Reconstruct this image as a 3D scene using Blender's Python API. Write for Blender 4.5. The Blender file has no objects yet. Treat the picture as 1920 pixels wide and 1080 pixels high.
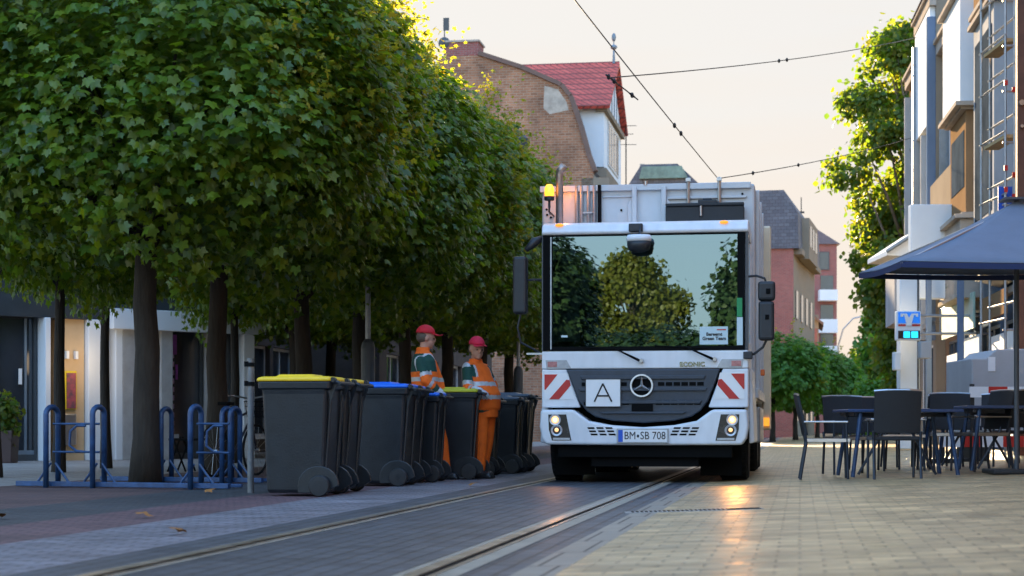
import bpy, bmesh, math, random
import numpy as np
from mathutils import Vector, Matrix, noise, Euler
R = math.radians
SC = bpy.context.scene
COL = SC.collection
# ------------------------------------------------------------------ camera
F = 3300.0; CAMH = 0.65; HX = 960.0; HY = 800.0
cd = bpy.data.cameras.new('camera'); cam = bpy.data.objects.new('camera', cd); COL.objects.link(cam)
cam.location = (0, 0, CAMH); cam.rotation_euler = (R(90), 0, 0)
cd.sensor_width = 36.0; cd.lens = 36.0 * F / 1920.0
cd.shift_y = 260.0 / 1920.0
cd.clip_start = 0.1; cd.clip_end = 3000
cd.dof.use_dof = True; cd.dof.focus_distance = 20.6; cd.dof.aperture_fstop = 3.2
SC.camera = cam
# ------------------------------------------------------------------ sky + sun
SUN_AZ = R(-3.2)      # from +Y (ahead) towards -X (left)
SUN_EL = R(12.3)
w = bpy.data.worlds.new("World"); SC.world = w; w.use_nodes = True
nt = w.node_tree; nt.nodes.clear()
def N(nt, t, **k):
    n = nt.nodes.new(t)
    for a, b in k.items(): setattr(n, a, b)
    return n
out = N(nt, 'ShaderNodeOutputWorld'); bg = N(nt, 'ShaderNodeBackground')
sky = N(nt, 'ShaderNodeTexSky', sky_type='NISHITA')
sky.sun_disc = False; sky.sun_elevation = SUN_EL; sky.sun_rotation = SUN_AZ
sky.air_density = 1.0; sky.dust_density = 2.0; sky.ozone_density = 2.0
def vm(op, a, b):
    n = N(nt, 'ShaderNodeVectorMath', operation=op)
    for i, q in enumerate((a, b)):
        if isinstance(q, tuple): n.inputs[i].default_value = q
        else: nt.links.new(q, n.inputs[i])
    return n.outputs[0]
KS = .45                     # shoulder of the haze: bright sky near the sun flattens to pale cream
lum = N(nt, 'ShaderNodeVectorMath', operation='DOT_PRODUCT'); lum.inputs[1].default_value = (.3, .55, .15); nt.links.new(sky.outputs[0], lum.inputs[0])
dv = N(nt, 'ShaderNodeMath', operation='MULTIPLY_ADD'); dv.inputs[1].default_value = 1/KS; dv.inputs[2].default_value = 1; nt.links.new(lum.outputs['Value'], dv.inputs[0])
soft = vm('DIVIDE', sky.outputs[0], dv.outputs[0])
amt = N(nt, 'ShaderNodeMath', operation='ADD'); amt.inputs[1].default_value = KS; nt.links.new(lum.outputs['Value'], amt.inputs[0])
fr_ = N(nt, 'ShaderNodeMath', operation='DIVIDE'); nt.links.new(lum.outputs['Value'], fr_.inputs[0]); nt.links.new(amt.outputs[0], fr_.inputs[1])
fk = N(nt, 'ShaderNodeMapRange'); fk.inputs[1].default_value = .7; fk.inputs[2].default_value = .95; fk.inputs[3].default_value = 0; fk.inputs[4].default_value = .88; nt.links.new(fr_.outputs[0], fk.inputs[0])
# cream of the haze: pinker towards the horizon, broken by thin cloud veils
tcs = N(nt, 'ShaderNodeTexCoord'); sps = N(nt, 'ShaderNodeSeparateXYZ'); nt.links.new(tcs.outputs['Generated'], sps.inputs[0])
mps = N(nt, 'ShaderNodeMapping'); mps.inputs['Scale'].default_value = (1.2, 1.2, 9.0); nt.links.new(tcs.outputs['Generated'], mps.inputs[0])
nzs = N(nt, 'ShaderNodeTexNoise'); nzs.inputs['Scale'].default_value = 2.6; nzs.inputs['Detail'].default_value = 7; nzs.inputs['Roughness'].default_value = .6; nt.links.new(mps.outputs[0], nzs.inputs['Vector'])
zz_ = N(nt, 'ShaderNodeMath', operation='MULTIPLY_ADD'); zz_.inputs[1].default_value = .24; nt.links.new(nzs.outputs[0], zz_.inputs[0]); nt.links.new(sps.outputs[2], zz_.inputs[2])
crs = N(nt, 'ShaderNodeValToRGB'); e_ = crs.color_ramp.elements
e_[0].position = .06; e_[0].color = (.98, .77, .62, 1); e_[1].position = .34; e_[1].color = (.93, .925, .92, 1)
q_ = e_.new(.16); q_.color = (.99, .875, .78, 1)
nt.links.new(zz_.outputs[0], crs.inputs[0])
sc_ = N(nt, 'ShaderNodeMath', operation='MULTIPLY'); sc_.inputs[1].default_value = KS*1.0; nt.links.new(fr_.outputs[0], sc_.inputs[0])
cream = vm('MULTIPLY', crs.outputs[0], sc_.outputs[0])
mxs = N(nt, 'ShaderNodeMix', data_type='RGBA'); nt.links.new(fk.outputs[0], mxs.inputs[0]); nt.links.new(soft, mxs.inputs[6]); nt.links.new(cream, mxs.inputs[7])
# clear blue sky on the side away from the sun
by_ = N(nt, 'ShaderNodeMapRange'); by_.inputs[1].default_value = -.6; by_.inputs[2].default_value = .45; nt.links.new(sps.outputs[1], by_.inputs[0])
tn_ = N(nt, 'ShaderNodeMix', data_type='RGBA'); tn_.inputs[6].default_value = (2.1, 2.36, 2.5, 1); tn_.inputs[7].default_value = (1, 1, 1, 1); nt.links.new(by_.outputs[0], tn_.inputs[0])
fin = vm('MULTIPLY', mxs.outputs[2], tn_.outputs[2])
nt.links.new(fin, bg.inputs[0]); bg.inputs[1].default_value = 0.15
nt.links.new(bg.outputs[0], out.inputs[0])
sl = bpy.data.lights.new('sun', 'SUN'); sl.energy = 2.3; sl.angle = R(0.6); sl.color = (1.0, 0.74, 0.44)
sun = bpy.data.objects.new('sun', sl); COL.objects.link(sun)
sd = Vector((math.sin(SUN_AZ) * math.cos(SUN_EL), math.cos(SUN_AZ) * math.cos(SUN_EL), math.sin(SUN_EL)))
sun.rotation_euler = (-sd).to_track_quat('-Z', 'Y').to_euler(); sun.location = (-30, 30, 40)
SC.view_settings.view_transform = 'Standard'; SC.view_settings.look = 'None'
SC.view_settings.exposure = 3.85; SC.view_settings.gamma = 1.0; SC.view_settings.use_curve_mapping = False
try:
    SC.cycles.max_bounces = 8; SC.cycles.diffuse_bounces = 3; SC.cycles.glossy_bounces = 4
    SC.cycles.transmission_bounces = 6; SC.cycles.transparent_max_bounces = 12
    SC.cycles.use_denoising = True; SC.cycles.caustics_reflective = False; SC.cycles.caustics_refractive = False; SC.cycles.sample_clamp_indirect = 30.0
except Exception: pass
# ------------------------------------------------------------------ helpers
A = math.atan(540.0 / 3300.0); CA, SA = math.cos(A), math.sin(A)
U = Vector((SA, CA, 0)); V = Vector((CA, -SA, 0))     # along the street / across it (right)
def S(v, s, z=0.0): return V * v + U * s + Vector((0, 0, z))
VE = -1.25                                            # edge between track bed and right pavement
def zg(x, y):
    v = x * CA - y * SA
    return 0.035 * min(max(v - VE, 0.0), 4.5)
def at(px, py, Y): return Vector(((px - HX) / F * Y, Y, CAMH - (py - HY) / F * Y))
def gnd(px, py):
    y = F * CAMH / (py - HY)
    for _ in range(30):
        x = (px - HX) / F * y
        y = 0.5 * y + 0.5 * F * (CAMH - zg(x, y)) / (py - HY)
    return Vector(((px - HX) / F * y, y, zg((px - HX) / F * y, y)))

class MB:
    def __init__(s): s.v = []; s.f = []; s.m = []; s.T = None; s.q = []
    def add(s, vs, fs, mi=0):
        o = len(s.v); s.q.append((len(s.v), len(s.v)+len(vs), len(s.f), len(s.f)+len(fs)))
        for p in vs:
            p = Vector(p)
            if s.T is not None: p = s.T @ p
            s.v.append(tuple(p))
        for q in fs: s.f.append([o + i for i in q]); s.m.append(mi)
        return s
    def box(s, c, d, mi=0, rot=None):
        x, y, z = d[0] / 2, d[1] / 2, d[2] / 2
        vs = [Vector(p) for p in ((-x,-y,-z),(x,-y,-z),(x,y,-z),(-x,y,-z),(-x,-y,z),(x,-y,z),(x,y,z),(-x,y,z))]
        if rot is not None:
            m = Euler(rot).to_matrix(); vs = [m @ p for p in vs]
        c = Vector(c)
        return s.add([p + c for p in vs], [(3,2,1,0),(4,5,6,7),(0,1,5,4),(1,2,6,5),(2,3,7,6),(3,0,4,7)], mi)
    def bb(s, x0, x1, y0, y1, z0, z1, mi=0):
        return s.box(((x0+x1)/2,(y0+y1)/2,(z0+z1)/2), (x1-x0,y1-y0,z1-z0), mi)
    def prism(s, poly, y0, y1, mi=0, axis='y'):
        n = len(poly)
        ar = sum(poly[i][0]*poly[(i+1)%n][1]-poly[(i+1)%n][0]*poly[i][1] for i in range(n))
        if ar < 0: poly = poly[::-1]
        if axis == 'y': g = lambda a, b, t: (a, t, b)
        elif axis == 'x': g = lambda a, b, t: (t, a, b)
        else: g = lambda a, b, t: (a, b, t)
        vs = [g(a, b, y0) for a, b in poly] + [g(a, b, y1) for a, b in poly]
        fr, bk = tuple(range(n)), tuple(range(2*n-1, n-1, -1))
        sides = [(i, n+i, n+(i+1)%n, (i+1)%n) for i in range(n)]
        if axis != 'y': fr = fr[::-1]; bk = bk[::-1]; sides = [q[::-1] for q in sides]
        return s.add(vs, [fr, bk] + sides, mi)
    def loft(s, rings, mi=0, caps=True):
        n = len(rings[0]); vs = [p for r in rings for p in r]; fs = []
        for k in range(len(rings)-1):
            for i in range(n):
                j = (i+1) % n
                fs.append((k*n+i, k*n+j, (k+1)*n+j, (k+1)*n+i))
        if caps: fs.append(tuple(range(n-1,-1,-1))); fs.append(tuple(range((len(rings)-1)*n, len(rings)*n)))
        return s.add(vs, fs, mi)
    def cyl(s, p0, p1, r0, r1=None, n=12, mi=0, caps=True):
        return s.tube([p0, p1], [r0, r0 if r1 is None else r1], n, mi, caps)
    def tube(s, path, r, n=8, mi=0, caps=True, closed=False):
        path = [Vector(p) for p in path]; m = len(path)
        if not isinstance(r, (list, tuple)): r = [r] * m
        rings = []; ref = None
        for i, p in enumerate(path):
            if closed: t = path[(i+1) % m] - path[i-1]
            else: t = path[min(i+1, m-1)] - path[max(i-1, 0)]
            if t.length < 1e-9: t = Vector((0,0,1))
            t.normalize()
            if ref is None: ref = t.orthogonal().normalized()
            ref = ref - t * ref.dot(t)
            if ref.length < 1e-6: ref = t.orthogonal()
            ref.normalize(); b = t.cross(ref)
            rings.append([p + (ref*math.cos(a) + b*math.sin(a))*r[i] for a in [2*math.pi*k/n for k in range(n)]])
        if closed: rings.append(rings[0]); caps = False
        return s.loft(rings, mi, caps)
    def lathe(s, prof, n=16, c=(0,0,0), mi=0, axis='z', caps=True):
        rings = []
        for r, z in prof:
            ring = []
            for k in range(n):
                a = 2*math.pi*k/n; p = (r*math.cos(a), r*math.sin(a), z)
                if axis == 'y': p = (p[0], z, -p[1])
                elif axis == 'x': p = (z, p[0], p[1])
                ring.append(Vector(p) + Vector(c))
            rings.append(ring)
        return s.loft(rings, mi, caps)
    def ell(s, c, d, n=14, mi=0, rot=None):
        prof = [(math.sin(math.pi*k/n), -math.cos(math.pi*k/n)) for k in range(n+1)]
        prof[0] = (0.02, -1); prof[-1] = (0.02, 1)
        t = MB(); t.lathe(prof, n)
        m = Euler(rot).to_matrix() if rot is not None else Matrix.Identity(3)
        return s.add([Vector(c) + m @ Vector((p[0]*d[0], p[1]*d[1], p[2]*d[2])) for p in t.v], t.f, mi)
    def quad(s, a, b, c, d, mi=0): return s.add([a,b,c,d], [(0,1,2,3)], mi)
    def merge(s, o, mi=0): return s.add(o.v, o.f, mi)
    def mesh(s, name, mats, smooth=False):
        me = bpy.data.meshes.new(name); me.from_pydata(s.v, [], s.f)
        for m in (mats if isinstance(mats, (list, tuple)) else [mats]): me.materials.append(m)
        me.polygons.foreach_set('material_index', s.m)
        if smooth: me.polygons.foreach_set('use_smooth', [True]*len(s.f))
        me.validate(); me.update(); return me
    def build(s, name, mats, parent=None, smooth=False, bevel=0.0, seg=2, loc=None, rz=None, label=None):
        o = bpy.data.objects.new(name, s.mesh(name, mats, smooth)); COL.objects.link(o)
        if parent is not None: o.parent = parent
        if loc is not None: o.location = loc
        if rz is not None: o.rotation_euler = (0, 0, rz)
        if bevel > 0:
            b = o.modifiers.new('bevel', 'BEVEL'); b.width = bevel; b.segments = seg
            b.limit_method = 'ANGLE'; b.angle_limit = R(35)
        if label: o['label'] = label
        return o
def each(mb, name, mats, parent=None, **k):      # one object per added shape
    for a,b,c,d in mb.q:
        t = MB(); t.v = mb.v[a:b]; t.f = [[i-a for i in f] for f in mb.f[c:d]]; t.m = mb.m[c:d]; o = t.build(name, mats, parent, **k)
    return o
def tag(o, label, cat, group=None):
    o['label'] = label; o['category'] = cat
    if group: o['group'] = group
    return o
def thing(name, label, cat, loc=(0,0,0), rz=0.0, group=None):
    o = bpy.data.objects.new(name, None); COL.objects.link(o); o.empty_display_size = 0.2
    o.location = loc; o.rotation_euler = (0, 0, rz)
    return tag(o, label, cat, group)
def struct(name, mb, m):
    o = mb.build(name, m); o['kind'] = 'structure'; return o
def copy_tree(o, parent=None, loc=None, rz=None, label=None, group=None, scale=None):
    c = o.copy(); COL.objects.link(c)
    if parent is not None: c.parent = parent
    for ch in list(o.children): copy_tree(ch, c)
    if loc is not None: c.location = loc
    if rz is not None: c.rotation_euler = (0, 0, rz)
    if scale is not None: c.scale = scale
    if label: c['label'] = label
    if group: c['group'] = group
    return c
def text_mb(txt, size, depth=0.004, align='CENTER', shear=0.0, bold=0.0, wid=1.0):
    cu = bpy.data.curves.new('text', 'FONT'); cu.body = txt; cu.size = size; cu.extrude = depth/2
    cu.align_x = align; cu.align_y = 'CENTER'; cu.shear = shear; cu.offset = bold; cu.resolution_u = 3
    o = bpy.data.objects.new('text', cu); COL.objects.link(o)
    bpy.context.view_layer.update()
    me = o.evaluated_get(bpy.context.evaluated_depsgraph_get()).to_mesh()
    t = MB(); t.add([(v.co.x*wid, -v.co.z, v.co.y) for v in me.vertices], [tuple(p.vertices) for p in me.polygons])
    bpy.data.objects.remove(o); bpy.data.curves.remove(cu)
    return t            # lies in the xz plane, reads from -y
def place(mb, off):     # shifted copy
    t = MB(); t.v = [tuple(Vector(p)+Vector(off)) for p in mb.v]; t.f = mb.f; t.m = mb.m; return t
# ------------------------------------------------------------------ materials
def mat(name, col, rough=0.6, metal=0.0, var=0.12, scale=6.0, bump=0.0, bscale=40.0, spec=0.5, coat=0.0, emit=None, es=0.0, trans=0.0, stretch=None, var2=None):
    m = bpy.data.materials.new(name); m.use_nodes = True; t = m.node_tree; b = t.nodes['Principled BSDF']
    b.inputs['Base Color'].default_value = (*col, 1); b.inputs['Roughness'].default_value = rough
    b.inputs['Metallic'].default_value = metal; b.inputs['Specular IOR Level'].default_value = spec
    b.inputs['Coat Weight'].default_value = coat
    if spec < .1: b.inputs['IOR'].default_value = 1.0      # chalky surface without sheen
    if trans: b.inputs['Transmission Weight'].default_value = trans
    if emit: b.inputs['Emission Color'].default_value = (*emit, 1); b.inputs['Emission Strength'].default_value = es
    if var > 0 or bump > 0:
        tc = N(t, 'ShaderNodeTexCoord'); mp = N(t, 'ShaderNodeMapping')
        t.links.new(tc.outputs['Object'], mp.inputs[0])
        if stretch: mp.inputs['Scale'].default_value = stretch
    if var > 0:
        nz = N(t, 'ShaderNodeTexNoise'); nz.inputs['Scale'].default_value = scale; nz.inputs['Detail'].default_value = 6; nz.inputs['Roughness'].default_value = 0.62
        t.links.new(mp.outputs[0], nz.inputs['Vector'])
        cr = N(t, 'ShaderNodeValToRGB'); e = cr.color_ramp.elements
        e[0].position = 0.28; e[1].position = 0.72
        e[0].color = (*[c*(1-var) for c in col], 1)
        c2 = var2 if var2 else [min(1, c*(1+var)) for c in col]
        e[1].color = (*c2, 1)
        t.links.new(nz.outputs[0], cr.inputs[0]); t.links.new(cr.outputs[0], b.inputs['Base Color'])
        rm = N(t, 'ShaderNodeMapRange'); rm.inputs[3].default_value = max(0.02, rough-0.08); rm.inputs[4].default_value = min(1, rough+0.1)
        t.links.new(nz.outputs[0], rm.inputs[0]); t.links.new(rm.outputs[0], b.inputs['Roughness'])
    if bump > 0:
        n2 = N(t, 'ShaderNodeTexNoise'); n2.inputs['Scale'].default_value = bscale; n2.inputs['Detail'].default_value = 4
        t.links.new(mp.outputs[0], n2.inputs['Vector'])
        bp = N(t, 'ShaderNodeBump'); bp.inputs['Strength'].default_value = bump; bp.inputs['Distance'].default_value = 0.02
        t.links.new(n2.outputs[0], bp.inputs['Height']); t.links.new(bp.outputs[0], b.inputs['Normal'])
    return m
def brick(name, c1, c2, mortar, bw, bh, ms=0.01, rough=0.75, rz=0.0, plane='xy', stain=0.25, sscale=0.6, bump=0.4, spec=0.5, dist=0.01, off=0.5, bs=9.0, streak=0.0, rvar=.12):
    m = bpy.data.materials.new(name); m.use_nodes = True; t = m.node_tree; b = t.nodes['Principled BSDF']
    tc = N(t, 'ShaderNodeTexCoord'); mp = N(t, 'ShaderNodeMapping'); t.links.new(tc.outputs['Object'], mp.inputs[0])
    vec = mp.outputs[0]
    if plane == 'xy': mp.inputs['Rotation'].default_value = (0, 0, rz)
    else:
        sp = N(t, 'ShaderNodeSeparateXYZ'); cb = N(t, 'ShaderNodeCombineXYZ'); t.links.new(mp.outputs[0], sp.inputs[0])
        if plane == 'xz': t.links.new(sp.outputs[0], cb.inputs[0])
        else:
            ad = N(t, 'ShaderNodeMath', operation='ADD'); t.links.new(sp.outputs[0], ad.inputs[0]); t.links.new(sp.outputs[1], ad.inputs[1]); t.links.new(ad.outputs[0], cb.inputs[0])
        t.links.new(sp.outputs[2], cb.inputs[1]); vec = cb.outputs[0]
    bt = N(t, 'ShaderNodeTexBrick'); bt.offset = off
    bt.inputs['Color1'].default_value = (*c1, 1); bt.inputs['Color2'].default_value = (*c2, 1); bt.inputs['Mortar'].default_value = (*mortar, 1)
    bt.inputs['Scale'].default_value = 1.0; bt.inputs['Mortar Size'].default_value = ms; bt.inputs['Mortar Smooth'].default_value = 0.3
    bt.inputs['Brick Width'].default_value = bw; bt.inputs['Row Height'].default_value = bh; bt.inputs['Bias'].default_value = -0.1
    t.links.new(vec, bt.inputs['Vector'])
    nz = N(t, 'ShaderNodeTexNoise'); nz.inputs['Scale'].default_value = sscale; nz.inputs['Detail'].default_value = 7; nz.inputs['Roughness'].default_value = 0.65
    t.links.new(tc.outputs['Object'], nz.inputs['Vector'])
    mr = N(t, 'ShaderNodeMapRange'); mr.inputs[1].default_value = 0.25; mr.inputs[2].default_value = 0.75
    mr.inputs[3].default_value = 1 - stain; mr.inputs[4].default_value = 1 + stain
    t.links.new(nz.outputs[0], mr.inputs[0])
    mx = N(t, 'ShaderNodeMix', data_type='RGBA', blend_type='MULTIPLY'); mx.inputs[0].default_value = 1
    t.links.new(bt.outputs[0], mx.inputs[6]); t.links.new(mr.outputs[0], mx.inputs[7]); colout = mx.outputs[2]
    if streak > 0:
        m5 = N(t, 'ShaderNodeMapping'); m5.inputs['Rotation'].default_value = (0, 0, rz); m5.inputs['Scale'].default_value = (.9, 6.5, 1); t.links.new(tc.outputs['Object'], m5.inputs[0])
        n5 = N(t, 'ShaderNodeTexNoise'); n5.inputs['Scale'].default_value = 1.0; n5.inputs['Detail'].default_value = 8; n5.inputs['Roughness'].default_value = .7; t.links.new(m5.outputs[0], n5.inputs['Vector'])
        r5 = N(t, 'ShaderNodeMapRange'); r5.inputs[1].default_value = .32; r5.inputs[2].default_value = .68; r5.inputs[3].default_value = 1-streak; r5.inputs[4].default_value = 1+streak*.7; t.links.new(n5.outputs[0], r5.inputs[0])
        x5 = N(t, 'ShaderNodeMix', data_type='RGBA', blend_type='MULTIPLY'); x5.inputs[0].default_value = 1; t.links.new(colout, x5.inputs[6]); t.links.new(r5.outputs[0], x5.inputs[7]); colout = x5.outputs[2]
    t.links.new(colout, b.inputs['Base Color'])
    r2 = N(t, 'ShaderNodeMapRange'); r2.inputs[3].default_value = max(.05, rough-rvar); r2.inputs[4].default_value = min(1, rough+rvar)
    n3 = N(t, 'ShaderNodeTexNoise'); n3.inputs['Scale'].default_value = 3.0; n3.inputs['Detail'].default_value = 5
    t.links.new(tc.outputs['Object'], n3.inputs['Vector']); t.links.new(n3.outputs[0], r2.inputs[0]); t.links.new(r2.outputs[0], b.inputs['Roughness'])
    b.inputs['Specular IOR Level'].default_value = spec
    if bump > 0:
        n4 = N(t, 'ShaderNodeTexNoise'); n4.inputs['Scale'].default_value = bs; n4.inputs['Detail'].default_value = 5
        t.links.new(tc.outputs['Object'], n4.inputs['Vector'])
        ad = N(t, 'ShaderNodeMath', operation='SUBTRACT'); t.links.new(n4.outputs[0], ad.inputs[0]); t.links.new(bt.outputs[1], ad.inputs[1])
        bp = N(t, 'ShaderNodeBump'); bp.inputs['Strength'].default_value = bump; bp.inputs['Distance'].default_value = dist
        t.links.new(ad.outputs[0], bp.inputs['Height']); t.links.new(bp.outputs[0], b.inputs['Normal'])
    return m
def leafmat(name, cols, trans=0.45, rough=0.45, spec=0.5, tcol=None):
    m = bpy.data.materials.new(name); m.use_nodes = True; t = m.node_tree; b = t.nodes['Principled BSDF']
    g = N(t, 'ShaderNodeNewGeometry'); cr = N(t, 'ShaderNodeValToRGB')
    els = cr.color_ramp.elements
    while len(els) < len(cols): els.new(0.5)
    for i, c in enumerate(cols): els[i].position = i/(len(cols)-1); els[i].color = (*c, 1)
    t.links.new(g.outputs['Random Per Island'], cr.inputs[0]); t.links.new(cr.outputs[0], b.inputs['Base Color'])
    b.inputs['Roughness'].default_value = rough; b.inputs['Specular IOR Level'].default_value = spec
    tr = N(t, 'ShaderNodeBsdfTranslucent'); mx = N(t, 'ShaderNodeMixShader'); mx.inputs[0].default_value = trans
    hs = N(t, 'ShaderNodeMix', data_type='RGBA', blend_type='MULTIPLY'); hs.inputs[0].default_value = 1; hs.inputs[7].default_value = (*(tcol or (2.4, 2.0, 0.5)), 1)
    t.links.new(cr.outputs[0], hs.inputs[6]); t.links.new(hs.outputs[2], tr.inputs[0])
    o = t.nodes['Material Output']
    t.links.new(b.outputs[0], mx.inputs[1]); t.links.new(tr.outputs[0], mx.inputs[2]); t.links.new(mx.outputs[0], o.inputs[0])
    return m
M = {}
M['white_paint'] = mat('white_paint', (.7,.73,.77), .3, var=.09, scale=5, spec=.5, coat=.25, stretch=(1,1,.3))
M['body_paint'] = mat('body_paint', (.52,.54,.55), .38, var=.1, scale=2.5, coat=.1)
M['plastic'] = mat('dark_plastic', (.014,.018,.024), .45, var=.25, scale=14, bump=.15, bscale=120)
M['grille'] = mat('grille_plastic', (.03,.042,.062), .42, var=.2, scale=10)
M['black'] = mat('black_rubber', (.008,.0085,.01), .75, var=.3, scale=18, bump=.2, spec=.2)
M['void'] = mat('black_matt', (.004,.0045,.005), .85, var=.1, spec=.12)
M['chassis'] = mat('chassis', (.018,.019,.02), .65, var=.3, scale=9)
M['chrome'] = mat('chrome', (.75,.76,.78), .12, 1.0, var=.04)
M['emblem'] = mat('emblem_chrome', (.8,.82,.85), .28, .55, var=.04)
M['steel'] = mat('steel', (.45,.45,.46), .35, 1.0, var=.15, scale=12)
M['rail'] = mat('rail_steel', (.62,.57,.5), .3, 1.0, var=.25, scale=5)
M['galv'] = mat('galvanised', (.36,.38,.4), .45, .7, var=.18, scale=8)
M['red'] = mat('signal_red', (.5,.025,.02), .4, var=.12)
M['amber'] = mat('amber_lens', (.9,.25,.02), .25, var=.05, emit=(1,.36,.03), es=.08)
M['beacon'] = mat('beacon_lens', (1,.4,.05), .25, var=.0, emit=(1,.34,.02), es=.2)
M['amber_dull'] = mat('amber_reflector', (.7,.14,.02), .3, var=.08)
M['lamp'] = mat('lamp_glow', (1,.85,.6), .2, var=0, emit=(1,.62,.24), es=.24)
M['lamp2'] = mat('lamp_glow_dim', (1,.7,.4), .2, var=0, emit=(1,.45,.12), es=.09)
M['lens'] = mat('clear_lens', (.5,.52,.56), .15, .3, var=.15, scale=20)
M['lensdark'] = mat('lamp_housing', (.045,.042,.04), .25, .3, var=.2)
M['plate'] = mat('plate_white', (.78,.79,.8), .35, var=.03)
M['ink'] = mat('black_ink', (.012,.012,.014), .5, var=.1)
M['blue'] = mat('plain_blue', (.01,.09,.5), .4, var=.08)
M['paper'] = mat('paper', (.7,.74,.76), .7, var=.05)
M['orange_cloth'] = mat('hivis_orange', (1,.15,.008), .75, var=.16, scale=9, bump=.5, bscale=16)
M['green_cloth'] = mat('dark_green_cloth', (.008,.06,.045), .8, var=.2, scale=9, bump=.5, bscale=16)
M['silver_tape'] = mat('reflective_tape', (.5,.52,.54), .4, .2, var=.15, scale=20)
M['cap_red'] = mat('cap_red', (.62,.015,.03), .75, var=.12, scale=20)
M['cap_pink'] = mat('cap_pink', (.64,.016,.06), .75, var=.12, scale=20)
M['skin'] = mat('skin', (.5,.26,.18), .55, var=.12, scale=12)
M['hair'] = mat('hair', (.11,.085,.065), .75, var=.25, scale=40)
M['glove'] = mat('glove', (.55,.6,.66), .8, var=.2, scale=20)
M['boot'] = mat('boot_leather', (.02,.02,.022), .4, var=.3, scale=20)
M['bin'] = mat('bin_plastic', (.010,.0145,.02), .34, var=.22, scale=7, bump=.08, bscale=60)
M['binw'] = mat('bin_wheel', (.014,.015,.017), .55, var=.2)
M['lid_yellow'] = mat('lid_yellow', (.9,.58,.02), .4, var=.12, scale=8)
M['lid_lime'] = mat('lid_lime', (.5,.52,.03), .45, var=.15, scale=8)
M['lid_blue'] = mat('lid_blue', (.015,.14,.68), .38, var=.12, scale=8)
M['lid_grey'] = mat('lid_grey', (.07,.1,.15), .38, var=.15, scale=8)
M['rack_blue'] = mat('rack_blue', (.016,.05,.14), .42, var=.4, scale=9, bump=.2, bscale=50, var2=(.03,.09,.22))
M['bark'] = mat('bark', (.03,.023,.017), .9, var=.5, scale=9, bump=1.0, bscale=22, stretch=(1,1,.25))
M['bark_pale'] = mat('bark_pale', (.16,.13,.09), .9, var=.4, scale=5, bump=.6, bscale=14, stretch=(1,1,.4))
M['furn'] = mat('woven_dark', (.012,.015,.021), .5, var=.25, scale=60, bump=.5, bscale=180)
M['furn_metal'] = mat('furniture_metal', (.03,.04,.06), .35, .4, var=.15)
M['alu'] = mat('aluminium', (.5,.52,.55), .32, 1.0, var=.1)
M['table_top'] = mat('table_top', (.035,.07,.17), .3, var=.15)
M['parasol'] = mat('parasol_cloth', (.15,.19,.26), .75, var=.1, scale=3, bump=.15, bscale=30)
M['parasol_in'] = mat('parasol_valance', (.015,.03,.1), .8, var=.1)
M['render_white'] = mat('render_white', (.27,.225,.175), .85, var=.08, scale=1.2, bump=.1, spec=.06)
M['render_cream'] = mat('render_cream', (.25,.16,.09), .85, var=.1, scale=1.2, bump=.1, spec=.06)
M['render_pink'] = mat('render_pink', (.25,.155,.095), .85, var=.1, scale=1.2, bump=.1, spec=.06)
M['render_blue'] = mat('render_blue', (.14,.19,.28), .85, var=.1, scale=1.2, bump=.1, spec=.06)
M['render_grey'] = mat('render_grey', (.4,.4,.41), .85, var=.12, scale=1.2, bump=.1, spec=.06)
M['panel_white'] = mat('panel_white', (.72,.76,.8), .5, var=.05, scale=1, spec=.06)
M['house_shade'] = mat('shaded_brick', (.07,.05,.04), .9, var=.3, scale=2)  # dark colour stands in for the shade behind the maples
M['stone'] = mat('stone', (.4,.35,.3), .85, var=.15, scale=2, bump=.2, spec=.06)
M['concrete'] = mat('concrete', (.38,.38,.38), .9, var=.15, scale=4, bump=.2)
M['winframe'] = mat('window_frame', (.6,.6,.6), .5, var=.08)
M['winframe_dark'] = mat('window_frame_dark', (.06,.065,.07), .45, var=.1)
M['glass_shop'] = mat('street_window_glass', (.05,.065,.085), .3, var=.4, scale=.9, spec=.06)
M['glass'] = mat('window_glass', (.03,.036,.045), .06, var=.3, scale=.7, spec=.9)
M['slate'] = brick('slate', (.1,.11,.14), (.065,.07,.095), (.035,.035,.045), .34, .2, .012, .6, plane='xyz', stain=.25, dist=.02)
M['tiles_red'] = brick('red_roof_tiles', (.68,.11,.075), (.5,.075,.055), (.22,.04,.03), .3, .34, .04, .6, plane='xyz', stain=.2, dist=.05, off=0)
M['tiles_brown'] = mat('roof_brown', (.16,.1,.08), .8, var=.2, scale=3)
M['gable_brick'] = brick('old_brick', (.36,.165,.09), (.23,.1,.055), (.32,.23,.16), .3, .11, .016, .9, plane='xz', stain=.6, sscale=.7, dist=.02)
M['red_brick'] = brick('red_brick', (.3,.085,.075), (.22,.065,.06), (.25,.18,.16), .25, .08, .012, .9, plane='xyz', stain=.2, sscale=.4)
M['copper'] = mat('copper_roof', (.13,.2,.17), .6, var=.5, scale=1.5)
M['zinc'] = mat('zinc_roof', (.2,.24,.28), .5, .3, var=.2, scale=2)
M['rust'] = mat('rust_steel', (.13,.055,.035), .7, var=.3, scale=4)
M['wire'] = mat('wire', (.03,.03,.032), .5, .5, var=.1)
M['lamp_post'] = mat('lamp_post_paint', (.055,.065,.08), .45, var=.15)
M['yellow'] = mat('sign_yellow', (.75,.55,.02), .5, var=.08)
M['warm_wall'] = mat('warm_wall', (.6,.42,.24), .7, var=.1, scale=2)
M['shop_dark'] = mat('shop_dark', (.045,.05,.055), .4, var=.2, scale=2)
M['cyan_led'] = mat('led_cyan', (.0,.3,.5), .4, var=0, emit=(.02,.55,1), es=.14)
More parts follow.
